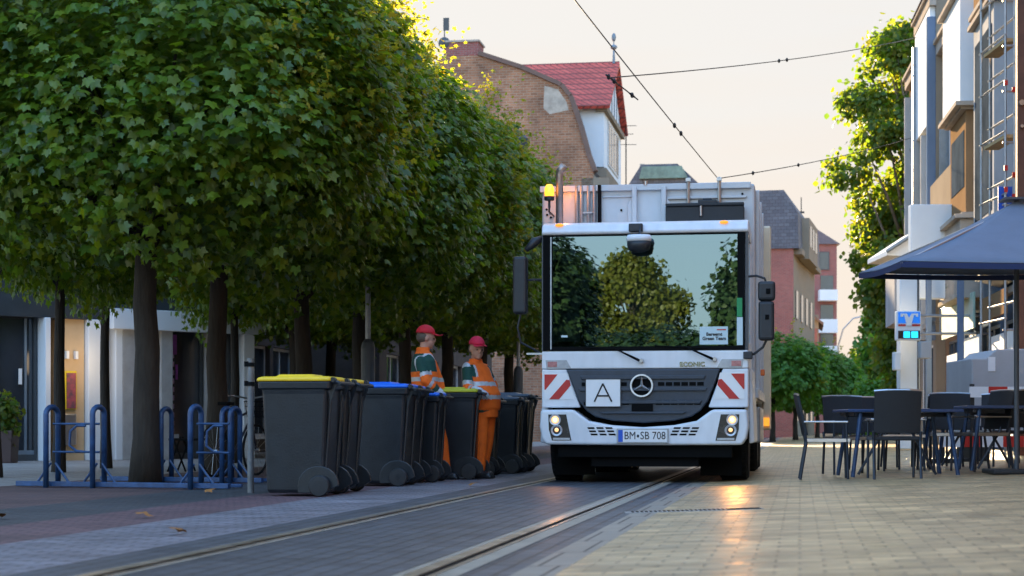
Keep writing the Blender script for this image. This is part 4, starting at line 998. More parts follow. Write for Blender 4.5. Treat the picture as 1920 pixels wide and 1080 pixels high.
def trunk_mb(h, r0, seed, spread=1.5, nl=7):
    rd = random.Random(seed); g = MB()
    path = []; x=y=0
    for k in range(7):
        t_ = k/6; x += rd.uniform(-.03,.03); y += rd.uniform(-.03,.03); path.append((x,y,t_*h))
    g.tube(path,[r0*(1.3 if k==0 else 1.06-.3*k/6) for k in range(7)],12)
    for i in range(nl):
        a = 2*math.pi*i/nl+rd.uniform(-.3,.3); z0 = h*rd.uniform(.82,1.0); p0 = Vector((x,y,min(z0,h*.98)))
        p1 = p0+Vector((math.cos(a)*spread*.5,math.sin(a)*spread*.5,rd.uniform(.35,.8))); p2 = p1+Vector((math.cos(a)*spread*.5,math.sin(a)*spread*.5,rd.uniform(.4,1.2)))
        g.tube([p0,p1,p2],[r0*.45,r0*.28,r0*.1],7)
        for s in (-1,1): p3 = p1+Vector((math.cos(a+s*.8)*.7,math.sin(a+s*.8)*.7,rd.uniform(.3,.9))); g.tube([p1,p3],[r0*.2,r0*.06],5)
    return g
LM = [M['leaf'],M['leaf_young_rim']]
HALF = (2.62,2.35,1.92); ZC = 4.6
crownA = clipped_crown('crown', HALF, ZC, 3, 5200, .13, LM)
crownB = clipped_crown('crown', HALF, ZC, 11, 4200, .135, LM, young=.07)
trA = trunk_mb(3.1,.15,1).mesh('trunk',M['bark'],True); trB = trunk_mb(3.1,.14,5).mesh('trunk',M['bark'],True)
def plant(name, label, pos, rz, cm, tm, group, sc=(1,1,1), cat='tree'):
    t = thing(name, label, cat, pos, rz, group); t.scale = sc
    for nm, me in (('trunk',tm),('crown',cm)):
        o = bpy.data.objects.new(nm, me); COL.objects.link(o); o.parent = t
    return t
RGp = 'clipped maples in the row along the tram street'
def vs(px, Y): return ((px-HX)/F*Y, Y, 0)
row1 = [(275,20.4,'A',0,'foremost clipped maple, its thick trunk rising behind the blue bicycle rack'),
 (400,23.2,'B',0,'clipped maple with its trunk beside the grey post, second in the row'),
 (574,26.8,'B',180,'clipped maple standing behind the yellow-lidded bins'),
 (676,30.4,'A',0,'clipped maple whose trunk stands by the slim lamp post'),
 (765,34.2,'B',180,'clipped maple rising behind the worker in the red cap'),
 (838,38.2,'A',180,'clipped maple rising between the two workers'),
 (900,42.4,'B',0,'clipped maple rising behind the worker in the pink cap'),
 (955,46.8,'A',0,'clipped maple just left of the truck mirror')]
for px,Y,k,rz,lab in row1:
    plant('clipped_maple', lab, vs(px,Y), -A+R(rz), crownA if k=='A' else crownB, trA if k=='A' else trB, RGp, (1,1,1) if Y > 22 else (1.04,1.0,1.0))
# second row under the house fronts
for px,Y,k,rz,lab in ((112,25.0,'A',90,'clipped maple of the back row with its trunk between rack and cream doorway'),(200,27.4,'B',90,'clipped maple of the back row in front of the pale pillars'),(440,31.5,'A',-90,'clipped maple of the back row behind the parked bicycle'),(-8,22.5,'B',90,'clipped maple of the back row at the left picture edge'),(548,36,'B',-90,'clipped maple of the back row, dark behind the front bins'),(620,41,'A',90,'pale-trunked clipped maple of the back row near the lamp post')):
    plant('clipped_maple', lab, vs(px,Y), -A+R(rz), crownA if k=='A' else crownB, trA if k=='A' else trB, 'clipped maples of the back row', (.56,.56,.98) if px < 500 else (.9,.9,.98))
# the same row far behind the truck
crownF = clipped_crown('crown', (2.6,2.5,1.95), 3.9, 21, 1500, .22, [M['leaf_far'],M['leaf_young_rim']], 'broad', 6, 2.2, 0.01, 500)
for px,Y,lab in ((1448,74,'clipped tree nearest behind the truck tail'),(1492,81,'clipped tree second behind the truck tail'),(1532,90,'clipped tree third behind the truck, below the white house front'),(1568,100,'clipped tree below the red-brick flats'),(1600,112,'small far clipped tree before the yellowish trees')):
    plant('clipped_maple', lab, vs(px,Y), -A+R(180*(Y%2)), crownF, trB, 'clipped trees far behind the truck', (.82,.85,.78))
# loose trees
def loose_crown(name, blobs, n, size, mats, seed, kind='broad', young=None):
    r = np.random.default_rng(seed); C_ = np.array([b[:3] for b in blobs]); Rr = np.array([b[3] for b in blobs])
    w_ = Rr**2/np.sum(Rr**2); id_ = r.choice(len(blobs), n//5, p=w_)
    d = unit(r.normal(size=(len(id_),3))); S_ = C_[id_]+d*(Rr[id_]*(.45+.6*r.random(len(id_))**.6))[:,None]*np.array([1,1,.85])
    pos = np.repeat(S_,5,0)+r.normal(size=(len(id_)*5,3))*size*.9; nn = np.repeat(d,5,0)
    tip = unit(np.array([0,0,-.7])+nn*.4+r.normal(size=pos.shape)*.6); nr = unit(nn*.5+np.array([0,0,.6])+r.normal(size=pos.shape)*.5); nr = unit(nr-tip*np.sum(nr*tip,1,keepdims=True))
    mi = 0; parts=[(pos,nr,tip,size*(.7+.7*r.random(len(pos))),kind,0)]
    return leaf_mesh(name, parts, mats)
def blobs_in(seed, n, fn, r0, r1):
    rd = random.Random(seed); out_=[]
    while len(out_) < n:
        p_ = fn(rd)
        if p_: out_.append((*p_, rd.uniform(r0,r1)))
    return out_
def big_tree(name, label, cat, pos, H_, prof, nb, nl, size, mat_, seed, tr, bark, r0=.7, r1=1.3, group=None, x0=-99, kind='broad'):
    t = thing(name, label, cat, pos, 0, group)
    def fn(rd):
        z = rd.uniform(.12,1)*H_; f_ = z/H_
        for (a,ra),(b,rb) in zip(prof,prof[1:]):
            if a <= f_ <= b:
                rr = ra+(rb-ra)*(f_-a)/(b-a); ang = rd.uniform(0,2*math.pi); q = rr*math.sqrt(rd.random()); return (q*math.cos(ang), q*math.sin(ang), z)
        return None
    bl = blobs_in(seed, nb, fn, r0, r1)
    o = bpy.data.objects.new('crown', loose_crown('crown', bl, nl, size, [mat_], seed, kind)); COL.objects.link(o); o.parent = t
    g = MB(); rd = random.Random(seed)
    pth = [(rd.uniform(-.15,.15),rd.uniform(-.15,.15),H_*.86*k/6) for k in range(7)]; pth[0]=(0,0,-.1)
    g.tube(pth,[tr*(1-.13*k) for k in range(7)],10)
    for b in bl[::2]:
        k = min(6,max(1,int(b[2]/H_*6))); p0 = Vector(pth[k-1]); g.tube([p0,p0.lerp(Vector(b[:3]),.55)+Vector((0,0,.25)),b[:3]],[tr*.32,tr*.18,tr*.05],5)
    g.build('trunk', bark, t, smooth=True); return t
big_tree('plane_tree','tall loose plane tree with yellow-green leaves beside the right-hand house fronts','tree',(15.1,66,0),15.6,[(.12,.7),(.3,1.1),(.45,2.2),(.6,2.9),(.72,3.1),(.86,2.4),(1,.9)],150,40000,.2,M['leaf_plane'],5,.3,M['bark_pale'],.35,.85)
big_tree('plane_tree','lower plane tree behind the blue bank sign, bushy and yellow-green','tree',(17.7,80,0),9.0,[(.1,.8),(.5,1.4),(1,.5)],34,14000,.24,M['leaf_plane'],8,.25,M['bark_pale'],.5,.9)
big_tree('round_tree','round dark green tree beneath the far street lamp','tree',(25.0,120,0),9.0,[(.1,.9),(.5,1.3),(1,.3)],30,8000,.3,M['leaf_far'],9,.3,M['bark'],.6,.9)
big_tree('bushy_tree','yellowish bushy tree at the end of the street','tree',(22.4,112,0),4.9,[(.1,1.5),(.6,1.7),(1,.6)],24,6000,.3,M['leaf_plane'],12,.25,M['bark'],.6,.9)
big_tree('bushy_tree','dark green bush-like tree before the bank pylon','tree',(19.3,92,0),4.6,[(.05,.9),(.5,1.1),(1,.5)],24,6500,.26,M['leaf_far'],14,.2,M['bark'],.6,.8)
big_tree('shrub','low green shrub seen above the chair backs near the bank pylon','shrub',(14.9,72,0),2.3,[(.05,1.1),(.6,1.3),(1,.5)],14,3500,.16,M['leaf_far'],15,.06,M['bark'],.35,.6)
crownD = clipped_crown('crown', HALF, ZC, 31, 1500, .2, [M['leaf_shade'],M['leaf_shade']], young=0)
crownE = clipped_crown('crown', (2.6,2.5,1.95), 3.9, 33, 900, .3, [M['leaf_shade'],M['leaf_shade']], 'simple', 6, 3.0, 0, 500)
# trees behind the camera that the windscreen mirrors
big_tree('round_tree','big golden round tree standing behind the camera, mirrored in the windscreen','tree',(-14.3,-40,0),9.7,[(.34,1.0),(.5,2.2),(.7,2.4),(.88,1.8),(1,.6)],60,15000,.2,M['leaf_gold'],22,.22,M['bark'],.55,.8)
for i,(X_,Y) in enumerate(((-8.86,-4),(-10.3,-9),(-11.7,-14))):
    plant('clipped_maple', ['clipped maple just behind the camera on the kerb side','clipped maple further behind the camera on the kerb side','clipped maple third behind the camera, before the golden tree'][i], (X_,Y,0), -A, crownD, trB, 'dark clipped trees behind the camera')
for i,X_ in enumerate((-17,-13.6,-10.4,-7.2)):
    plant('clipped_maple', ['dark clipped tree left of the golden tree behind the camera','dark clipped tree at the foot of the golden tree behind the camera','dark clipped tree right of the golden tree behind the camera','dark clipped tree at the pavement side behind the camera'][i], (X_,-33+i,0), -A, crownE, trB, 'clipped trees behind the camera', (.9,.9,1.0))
big_tree('round_tree','dark loose tree behind the camera on the pavement side','tree',(-5.3,-22,0),8.2,[(.1,.8),(.5,1.3),(1,.5)],30,8000,.22,M['leaf_shade'],25,.2,M['bark'],.7,1.1)
# ------------------------------------------------------------------ buildings
def house(name, label, cat, P0, P1, D, Hh, zb, floors, wm, group=None, frame=None, sills=True, rec=.16, th=.3, pane=True, cornice=None, gl=None):
    # front runs from P0 to P1 (ground points); the body lies to the right of that direction
    P0, P1 = Vector(P0), Vector(P1); d = P1-P0; L = math.hypot(d.x,d.y); ang = math.atan2(-d.x, d.y)
    t = thing(name, label, cat, (P0.x,P0.y,zb), ang, group)      # local +y along the front, +x into the house
    g = MB(); z = -.3
    for zs,zh,wins in floors:
        g.bb(0,th,0,L,z,zs)
        ys = 0.0
        for a,b in wins: g.bb(0,th,ys,a,zs,zh); ys = b
        g.bb(0,th,ys,L,zs,zh); z = zh
    g.bb(0,th,0,L,z,Hh)
    g.bb(th,D,0,L,-.3,Hh)
    g.build('wall', wm, t)
    for zs,zh,wins in floors:
        for a,b in wins:
            q = MB(); f_ = .07; x0,x1 = rec-.03, rec+.04
            q.bb(x0,x1,a,a+f_,zs,zh); q.bb(x0,x1,b-f_,b,zs,zh); q.bb(x0,x1,a+f_,b-f_,zh-f_,zh); q.bb(x0,x1,a+f_,b-f_,zs,zs+f_)
            if b-a > 1.3: q.bb(x0,x1,(a+b)/2-.03,(a+b)/2+.03,zs+f_,zh-f_)
            if sills: q.bb(-.08,rec-.03,a-.05,b+.05,zs-.06,zs+.0)
            wo = q.build('window', frame or M['winframe'], t)
            q = MB(); q.bb(rec,rec+.01,a+f_,b-f_,zs+f_,zh-f_); q.build('pane', gl or M['glass'], wo)
    if cornice:
        q = MB(); q.bb(-cornice,0,-.05,L+.05,Hh-.3,Hh); q.bb(-cornice-.08,.02,-.08,L+.08,Hh,Hh+.1); q.build('cornice', M['stone'], t)
    return t, L
def wl(n, L, w_, m0=.6):
    step = (L-2*m0)/n; return [(m0+step*i+(step-w_)/2, m0+step*i+(step+w_)/2) for i in range(n)]
# right side: fronts stand on the line that runs towards image column 1350
DR = Vector((390/3300,1,0)).normalized()
def RP(Y, off=0.0): return Vector((6.0+off+390/3300*Y, Y, 0))
ZR = .157
g1,L1 = house('house','tall grey-blue house with projecting bays near the brown steel pole','house',RP(34),RP(43.4),9,15.0,ZR,[(.3,2.7,wl(3,9.4,2.0)),(3.9,5.9,wl(4,9.4,1.3)),(7.0,9.0,wl(4,9.4,1.3)),(10.1,12.2,wl(4,9.4,1.6))],M['render_blue'],rec=.04,gl=M['glass_shop'])
for a_,b_,h_,m_,lab in ((-46,-22,10.5,'render_cream','unseen cream house behind the camera, added to block low light'),(-21.9,2,11.5,'render_grey','unseen grey house beside the camera, added to block low light'),(2.1,33.8,11,'render_pink','unseen pale pink house beside the cafe terrace, added to block low light')):  # unseen houses continuing the row, added to block low light
    house('house',lab,'house',RP(a_,.6),RP(b_,.6),9,h_,ZR,[(.3,2.8,wl(6,b_-a_,2.2)),(4.0,5.8,wl(8,b_-a_,1.2)),(7.0,8.8,wl(8,b_-a_,1.2))],M[m_],cornice=.2,gl=M['glass_shop'])
def bay(parent, y0,y1,x,z0,z1,m,wins=True,lab=None,cap=True):
    g = MB(); g.bb(-x,-.002,y0,y1,z0,z1); b_ = g.build('bay', m, parent, bevel=.01, label=lab)
    if cap: g = MB(); g.bb(-x-.12,-.004,y0-.1,y1+.1,z1,z1+.09); g.bb(-x-.1,-.004,y0-.08,y1+.08,z0-.09,z0); each(g, 'ledge', M['stone'], b_)
    if wins:
        g = MB(); g.bb(-x-.012,-x-.002,y0+.25,y1-.25,z0+.6,z1-.4); g.build('bay_pane', M['glass_shop'], b_)
bay(g1,4.4,7.4,.75,7.6,10.0,M['panel_white'],False,'white sunlit bay of the grey-blue house'); bay(g1,4.6,7.2,.6,5.2,7.45,M['render_cream']); bay(g1,4.4,7.4,.75,3.4,5.05,M['stone'],False)
bay(g1,.6,3.4,.6,9.2,14,M['render_cream']); bay(g1,.6,3.4,.6,4.2,8.9,M['render_grey'])
g2,L2_ = house('house','cream house with a white sunlit upper front and rows of recessed windows','house',RP(43.5,.25),RP(48.8,.25),9,11.1,ZR,[(.3,2.8,wl(2,5.3,1.9)),(3.7,5.8,wl(3,5.3,1.35)),(6.3,8.4,wl(3,5.3,1.35)),(8.9,10.3,wl(2,5.3,1.6))],M['render_pink'],cornice=.25,rec=.04,gl=M['glass_shop'],frame=M['winframe_dark'])
g3,L3 = house('house','narrow pale house with a tall white gable front between its neighbours','house',RP(48.9),RP(52.8),9,12.5,ZR,[(.3,2.8,wl(1,3.9,2.6)),(3.9,5.6,wl(2,3.9,1.0)),(6.8,8.4,wl(2,3.9,1.0))],M['render_white'],cornice=.18,rec=.04,gl=M['glass_shop'])
q = MB(); q.prism([(-.3,12.6),(4.5,15.0),(9.2,12.6)],0,3.9); q.build('roof', M['tiles_brown'], g3)
g4,L4 = house('house','cream farthest house of the right-hand row, below the plane tree','house',RP(52.9,.1),RP(56.6,.1),9,11.6,ZR,[(.3,2.8,wl(1,3.7,2.4)),(3.9,5.6,wl(2,3.7,1.0)),(6.8,8.4,wl(2,3.7,1.0)),(9.3,10.6,wl(2,3.7,.9))],M['render_cream'],cornice=.15,rec=.04,gl=M['glass_shop'],frame=M['winframe_dark'])
q = MB(); q.prism([(-.35,3.6),(-.8,3.65),(-.8,5.4),(-.35,5.45)],.4,3.3); q.build('balcony', M['render_grey'], g4)
for y_ in (.05,1.85,3.5,5.0): q = MB(); q.bb(-.1,-.001,y_,y_+.25,3.0,10.75); q.build('pilaster', M['render_grey' if y_ in (.05,3.5) else 'render_white'], g2, bevel=.01)
q = MB(); q.bb(-.45,-.002,.3,5.0,6.0,6.2); q.bb(-.45,-.4,.3,5.0,6.2,7.1); q.build('balcony', M['render_white'], g2)
q = MB(); q.bb(-.16,-.002,.1,3.8,9.0,12.2); q.build('upper_front', M['panel_white'], g3, bevel=.01)
q = MB(); q.bb(-.3,-.05,.3,.42,0,12.3); q.build('downpipe', M['zinc'], g2); q = MB(); q.bb(-.12,-.03,L1-.2,L1-.08,0,14); q.build('downpipe', M['zinc'], g1)
q = MB(); q.cyl((-.02,.5,10.2),(-.2,.5,10.3),.03); q.lathe([(.02,-.06),(.3,.0),(.31,.02)],16,(-.22,.5,10.4),0,'x'); q.build('satellite_dish', M['galv'], g4)
# fins, pilasters and string courses that break up the right-hand fronts
def fins(parent, L, items):
    for y_,d_,w_,z0,z1,m_ in items: q = MB(); q.bb(-d_,-.003,y_,y_+w_,z0,z1); q.build('pilaster', M[m_], parent, bevel=.008)
fins(g2,L2_,[(.9,.3,.12,3.2,8.6,'zinc'),(2.6,.22,.18,3.0,10.6,'render_blue'),(4.3,.28,.12,3.0,8.8,'zinc')])
fins(g3,L3,[(.02,.24,.2,2.9,11.9,'render_blue'),(1.9,.2,.16,3.0,8.9,'render_grey'),(3.5,.26,.18,2.9,11.8,'zinc')])
fins(g4,L4,[(.05,.2,.16,2.9,11.0,'zinc'),(1.8,.16,.14,3.0,10.9,'render_blue'),(3.3,.2,.16,2.9,11.0,'render_grey')])
fins(g1,L1,[(.1,.2,.2,2.9,14,'render_blue'),(3.8,.35,.2,2.9,14,'zinc'),(7.9,.28,.22,2.9,14,'render_blue'),(8.9,.22,.16,2.9,14,'render_grey')])
for h_,L_,zs_ in ((g2,L2_,(3.3,6.0)),(g3,L3,(3.3,6.3)),(g4,L4,(3.3,6.2)),(g1,L1,(3.2,))):
    for z_ in zs_: q = MB(); q.bb(-.14,-.001,.02,L_-.02,z_,z_+.14); q.build('string_course', M['stone'], h_, bevel=.01)
# shopfront things on the right
def flag_sign(name,label,cat,px0,px1,py0,py1,Y,m,d=.25):
    a = at(px0,py0,Y); b = at(px1,py1,Y); t = thing(name,label,cat,((a.x+b.x)/2,Y,b.z)); w_ = b.x-a.x; h_ = a.z-b.z
    g = MB(); g.bb(-w_/2,w_/2,0,d,0,h_); g.build('panel', m, t, bevel=.02); return t,w_,h_
t,w_,h_ = flag_sign('billboard','large blank pale panel projecting above the blue parasol','billboard',1708,1793,383,560,41,M['panel_white'],.3)
g = MB(); g.bb(w_/2,w_/2+2.2,.1,.16,.2,.28); g.bb(w_/2,w_/2+2.2,.1,.16,h_-.4,h_-.32); g.build('bracket', M['galv'], t)
a = at(1688,505,39); b = gnd(1688,830); t = thing('pylon','tall pale blue-white pylon under the billboard, carrying the bank sign','pylon',(at(1706,800,39).x,39,.157)); g = MB(); g.bb(-.22,.22,0,.35,0,4.2); g.build('column', M['panel_white'], t, bevel=.02)
g = MB(); g.bb(.16,.2,-.01,-.002,.0,4.2); g.build('edge_trim', M['winframe_dark'], t)
t,w_,h_ = flag_sign('bank_sign','illuminated bank sign with white emblem on blue above a cyan digital clock','sign',1681,1727,583,638,38.3,M['panel_white'],.2)
fx_ = lambda p: (p-1704)/46*w_; fz_ = lambda p: (638-p)/55*h_
g = MB(); g.bb(fx_(1684),fx_(1725),-.012,-.002,fz_(606),fz_(585)); g.build('blue_field', mat('sign_blue',(.01,.13,.5),.35,var=.03,emit=(.01,.15,.6),es=.06), t)
g = MB()
g.prism([(fx_(1688),fz_(588)),(fx_(1700),fz_(588)),(fx_(1704),fz_(596)),(fx_(1709),fz_(588)),(fx_(1721),fz_(588)),(fx_(1721),fz_(594)),(fx_(1717),fz_(594)),(fx_(1717),fz_(591)),(fx_(1713),fz_(591)),(fx_(1708),fz_(611)),(fx_(1700),fz_(611)),(fx_(1695),fz_(591)),(fx_(1693),fz_(591)),(fx_(1693),fz_(594)),(fx_(1688),fz_(594))],-.03,-.013); g.build('emblem', M['plate'], t)
g = MB(); g.bb(fx_(1684),fx_(1698),-.014,-.002,fz_(611.5),fz_(608)); g.bb(fx_(1710),fx_(1725),-.014,-.002,fz_(611.5),fz_(608)); each(g, 'red_bar', M['red'], t)
g = MB(); g.bb(fx_(1684),fx_(1725),-.01,-.002,fz_(635),fz_(620)); g.build('display', M['lensdark'], t)
g = MB(); g.bb(fx_(1694),fx_(1706),-.016,-.0105,fz_(633.5),fz_(621.5)); g.bb(fx_(1708.5),fx_(1721),-.016,-.0105,fz_(633.5),fz_(621.5)); each(g, 'display_digit', M['cyan_led'], t)
g = MB(); g.cyl((w_/2,.1,.15),(w_/2+1.6,.1,.15),.03); g.cyl((w_/2,.1,h_-.1),(w_/2+1.6,.1,h_-.1),.03); g.build('bracket', M['galv'], t)
t,w_,h_ = flag_sign('wall_box','small white cabinet hung on the near side of the pylon','cabinet',1677,1690,660,694,38.6,M['panel_white'],.25)
t,w_,h_ = flag_sign('wall_box','grey-white letter cabinet mounted beside the pylon at chair-back height','cabinet',1726,1747,640,672,38,M['render_grey'],.3)
# sloping canopy roof behind the parasol
a = at(1663,470,46); t = thing('shop_canopy','pale sloping shop canopy with gutter left of the billboard','canopy',(a.x,46,a.z)); g = MB(); g.prism([(0,0),(.95,.62),(3.2,.62),(3.2,-.25),(0,-.12)],0,2.5); g.build('roof', M['panel_white'], t); g = MB(); g.tube([(-.03,-.1,-.03),(.95,-.1,.6)],.05,8); g.build('gutter', M['zinc'], t)
# shop floor: panels, posters, awnings
rd = random.Random(4)
cols = [('render_blue',(.42,.5,.62)),('plate',0),('panel_white',0),('render_grey',0)]
def shop_panel(label, Y0, Y1, z0, z1, m, off=-.12, pics=0, name='poster_panel', cat='panel'):
    p = RP(Y0); d = RP(Y1)-p; t = thing(name,label,cat,(p.x,p.y,ZR+z0),math.atan2(-d.x,d.y)); L = d.length
    g = MB(); g.bb(off-.05,off,0,L,0,z1-z0); g.build('board', m, t, bevel=.01)
    for k in range(pics):
        g = MB(); y_ = L*(k+.12)/pics; w2_ = L/pics*.72; zz_ = rd.uniform(.08,.3)*(z1-z0); hh = (z1-z0)*rd.uniform(.3,.6)
        g.bb(off-.06,off-.052,y_,y_+w2_,zz_,zz_+hh); g.build('picture', mat('poster_print',rd.choice([(.1,.25,.5),(.08,.09,.12),(.4,.45,.3),(.3,.34,.42)]),.6,var=.6,scale=5), t)
    return t
shop_panel('white shop panel with pictures nearest the grey container',34.5,37.3,.1,2.4,M['plate'],-.2,4)
shop_panel('pale blue shop panel with pictures in the middle of the shopfront',38.0,41.5,.1,2.5,M['panel_white'],-.35,4)
shop_panel('narrow white shop panel with one picture next to the pylon',42.2,45.0,.1,2.3,M['panel_white'],-.15,2)
shop_panel('light green glass sign band above the shop panels',37.8,43.2,2.62,3.4,mat('green_glass',(.3,.46,.4),.3,var=.2,scale=2),-.5,0,'shop_sign','sign')
shop_panel('cream shop sign band nearest the container',34.2,37.4,2.7,3.2,M['render_cream'],-.4,0,'shop_sign','sign')
# stretched cafe awning arms, lamps and air conditioners along the fronts
for i,(Y,z0,lab) in enumerate(((35.2,3.7,'cream folded awning case nearest the brown pole'),(38.4,4.3,'cream folded awning case over the green sign band'),(40.4,3.65,'cream folded awning case in the middle of the shopfront'))):
    p = RP(Y); t = thing('awning',lab,'awning',(p.x,p.y,ZR+z0),math.atan2(-DR.x,DR.y),'folded awnings on the shopfront'); g = MB(); g.bb(-.75,-.05,0,1.8,0,.16); g.build('case', M['post_cream'], t, bevel=.03); g = MB(); g.prism([(-.7,-.12),(-.1,-.3),(-.1,-.02),(-.7,-.02)],.05,1.75); g.build('arm', M['winframe_dark'], t)
for i,(Y,z0,lab) in enumerate(((36.2,3.95,'white air conditioner between the shop awnings'),(39.4,3.1,'white air conditioner below the long awning'))):
    p = RP(Y); t = thing('air_conditioner',lab,'air conditioner',(p.x,p.y,ZR+z0),math.atan2(-DR.x,DR.y),'air conditioners on the shopfront'); g = MB(); g.bb(-.4,-.05,0,.9,0,.7); g.build('case', M['panel_white'], t, bevel=.02); g = MB(); g.lathe([(.01,0),(.26,0),(.26,-.02),(.01,-.02)][::-1],18,(-.401,.45,.35),0,'x'); g.build('fan_grille', M['winframe_dark'], t)
# white pillars of the shopfront
for i,(px,Y,lab) in enumerate(((1812,36.0,'slim pale blue shop post by the container'),(1751,40.5,'slim pale shop post beside the pylon'))):
    a = at(px,800,Y); t = thing('shop_post',lab,'post',(a.x-.12,Y,.157),0,'pale shop posts'); g = MB(); g.bb(-.06,.06,-.06,.06,0,4.2); g.build('shaft', M['render_blue'], t, bevel=.01); g = MB(); g.bb(-.1,.1,-.1,.1,0,.04); g.build('foot', M['galv'], t)
# scaffold with blue banner and brown pole
Y = 31.0; a = at(1885,800,Y)
t = thing('scaffold','metal scaffold bay hung with a blue banner in front of the house fronts','scaffold',(a.x,Y,.157))
g = MB()
for x_ in (0,.16): 
    for y_ in (0,1.6): g.cyl((x_,y_,0),(x_,y_,10),.024,n=8)
for z_ in (2.2,3.3,4.4,5.5,6.4,7.2,8.0):
    g.cyl((-.05,0,z_),(.35,0,z_),.02,n=6); g.cyl((0,-.05,z_+.2),(0,1.7,z_+.2),.02,n=6); g.cyl((.16,-.05,z_+.5),(.16,1.7,z_+.5),.02,n=6)
g.build('tube', M['galv'], t)
g = MB(); g.bb(.02,.3,.1,1.5,5.6,5.66); g.bb(.02,.3,.1,1.5,7.3,7.36); each(g, 'deck', mat('plank',(.45,.32,.16),.8,var=.2), t)
g = MB()
for z_ in (4.62,6.5,5.0): g.bb(-.03,.03,-.05,-.02,z_,z_+.09); g.bb(.11,.17,-.05,-.02,z_-.12,z_-.03)
each(g, 'coupling', M['red'], t)
g = MB(); g.bb(-.07,.18,.2,.22,4.0,4.75); bn = g.build('banner', M['blue'], t)
g = MB()
for k in range(3): g.box((.1,.19,4.28+.13*k),(.13,.004,.035),0,(0,R(-18),0))
g.build('banner_print', M['plate'], bn)
a = at(1913,800,30); t = thing('steel_pole','rust-brown steel pole at the right picture edge','pole',(a.x,30,.157)); g = MB(); g.bb(-.065,.065,-.06,.06,0,9.5); g.build('shaft', M['rust'], t, bevel=.01); g = MB(); g.cyl((.0,-.06,6.0),(.0,-.12,6.0),.05); g.cyl((0,-.06,5.6),(0,-.12,5.6),.03); g.build('fixing', M['steel'], t)
# grey container with red-white barrier boards
Yc = 27.0; a = at(1822,742,Yc); t = thing('container','grey steel skip container with sloped top behind the cafe chairs','container',(a.x,Yc,0)); zl=.5; 
g = MB(); hgt = at(0,672,Yc).z; g.prism([(0,.55),(0,hgt),(.22,hgt),(.38,hgt+.14),(1.5,hgt+.16),(1.7,hgt+.24),(2.4,hgt+.24),(2.4,.55)],0,1.6); g.build('tub', M['render_grey'], t, bevel=.02)
g = MB(); g.bb(.25,.36,-.012,-.002,1.5,1.72); g.build('label_plate', M['plate'], t)
for x_ in (.15,2.1): g = MB(); g.bb(x_,x_+.15,.1,1.5,.15,.55); g.build('skid', M['chassis'], t)
def barrier(label, px0, px1, py, Y):
    a = at(px0,800,Y); b = at(px1,800,Y); zc_ = at(0,py,Y).z; t = thing('barrier',label,'barrier',(a.x,Y,.12),0,'red and white barriers by the container'); L = b.x-a.x
    n = max(3,int(L/.28)); 
    g = MB(); h = MB()
    for k in range(n): (g if k%2 else h).bb(L*k/n,L*(k+1)/n,0,.03,zc_-.2,zc_-.04)
    each(g,'red_board', M['red'], t); each(h,'white_board', M['plate'], t)
    for x_ in (.05,L-.05): g = MB(); g.bb(x_-.03,x_+.03,.031,.08,0,zc_); g.bb(x_-.2,x_+.2,-.1,.2,0,.06); g.build('leg', M['chassis'], t)
barrier('red and white barrier board at chair-back height before the container',1818,1960,735,26.2)
barrier('low red and white barrier board near the ground behind the tables',1762,1960,828,25.6)
# ------------------------------------------------------------------ cafe furniture
def make_chair():
    t = thing('cafe_chair','x','chair'); h=.95
    g = MB(); rings = []
    for k in range(5):
        f_ = k/4; z = .5+.45*f_; y = .2+.1*f_; pts = []
        for i in range(9): x = -.25+.5*i/8; pts.append(Vector((x,y+.03*(1-(2*i/8-1)**2)-.0,z+(.012*(1-(2*i/8-1)**2) if k==4 else 0))))
        for i in range(8,-1,-1): x = -.25+.5*i/8; pts.append(Vector((x,y+.03*(1-(2*i/8-1)**2)+.035,z+(.012*(1-(2*i/8-1)**2) if k==4 else 0))))
        rings.append(pts)
    g.loft(rings); b_ = g.build('backrest', M['furn'], t, bevel=.006)
    g = MB(); g.tube([(-.255,.315,.955),(-.12,.345,.965),(.12,.345,.965),(.255,.315,.955)],.014,8); g.build('top_rail', M['alu'], b_)
    g = MB(); g.bb(-.25,.25,-.25,.22,.42,.465); g.build('seat', M['furn'], t, bevel=.012)
    g = MB(); g.bb(-.255,.255,-.262,-.2505,.425,.462); g.bb(-.262,-.2505,-.25,.22,.425,.462); g.bb(.2505,.262,-.25,.22,.425,.462); g.build('seat_edge', M['alu'], t)
    for s in (-1,1):
        g = MB(); g.tube([(s*.25,-.24,.0),(s*.25,-.22,.64)],.015,8); g.build('leg', M['furn_metal'], t)
        g = MB(); g.tube([(s*.25,.29,.0),(s*.25,.22,.42),(s*.255,.24,.52)],.016,8); g.build('leg', M['furn_metal'], t)
        g = MB(); g.bb(s*.26-.022,s*.26+.022,-.24,.25,.64,.66); g.build('armrest', M['alu'], t, bevel=.006)
    return t
def make_table():
    t = thing('cafe_table','x','table')
    g = MB(); g.bb(-.66,.66,-.4,.4,.73,.765); g.build('tabletop', M['table_top'], t, bevel=.008)
    g = MB(); g.bb(-.6,.6,-.02,.02,.68,.728); g.bb(-.58,-.54,-.35,.35,.69,.728); g.bb(.54,.58,-.35,.35,.69,.728); g.tube([(-.45,0,.02),(-.2,0,.45),(-.1,0,.68)],.016,6); g.tube([(.45,0,.02),(.2,0,.45),(.1,0,.68)],.016,6); g.build('frame', M['furn_metal'], t)
    for sx in (-1,1):
        for sy in (-1,1): g = MB(); g.tube([(sx*.5,sy*.33,.73),(sx*.53,sy*.35,.5),(sx*.6,sy*.38,0)],.024,8); g.build('leg', M['rack_blue'], t)
    return t
ch = make_chair(); tabl = make_table()
CG = 'dark woven cafe chairs'; 
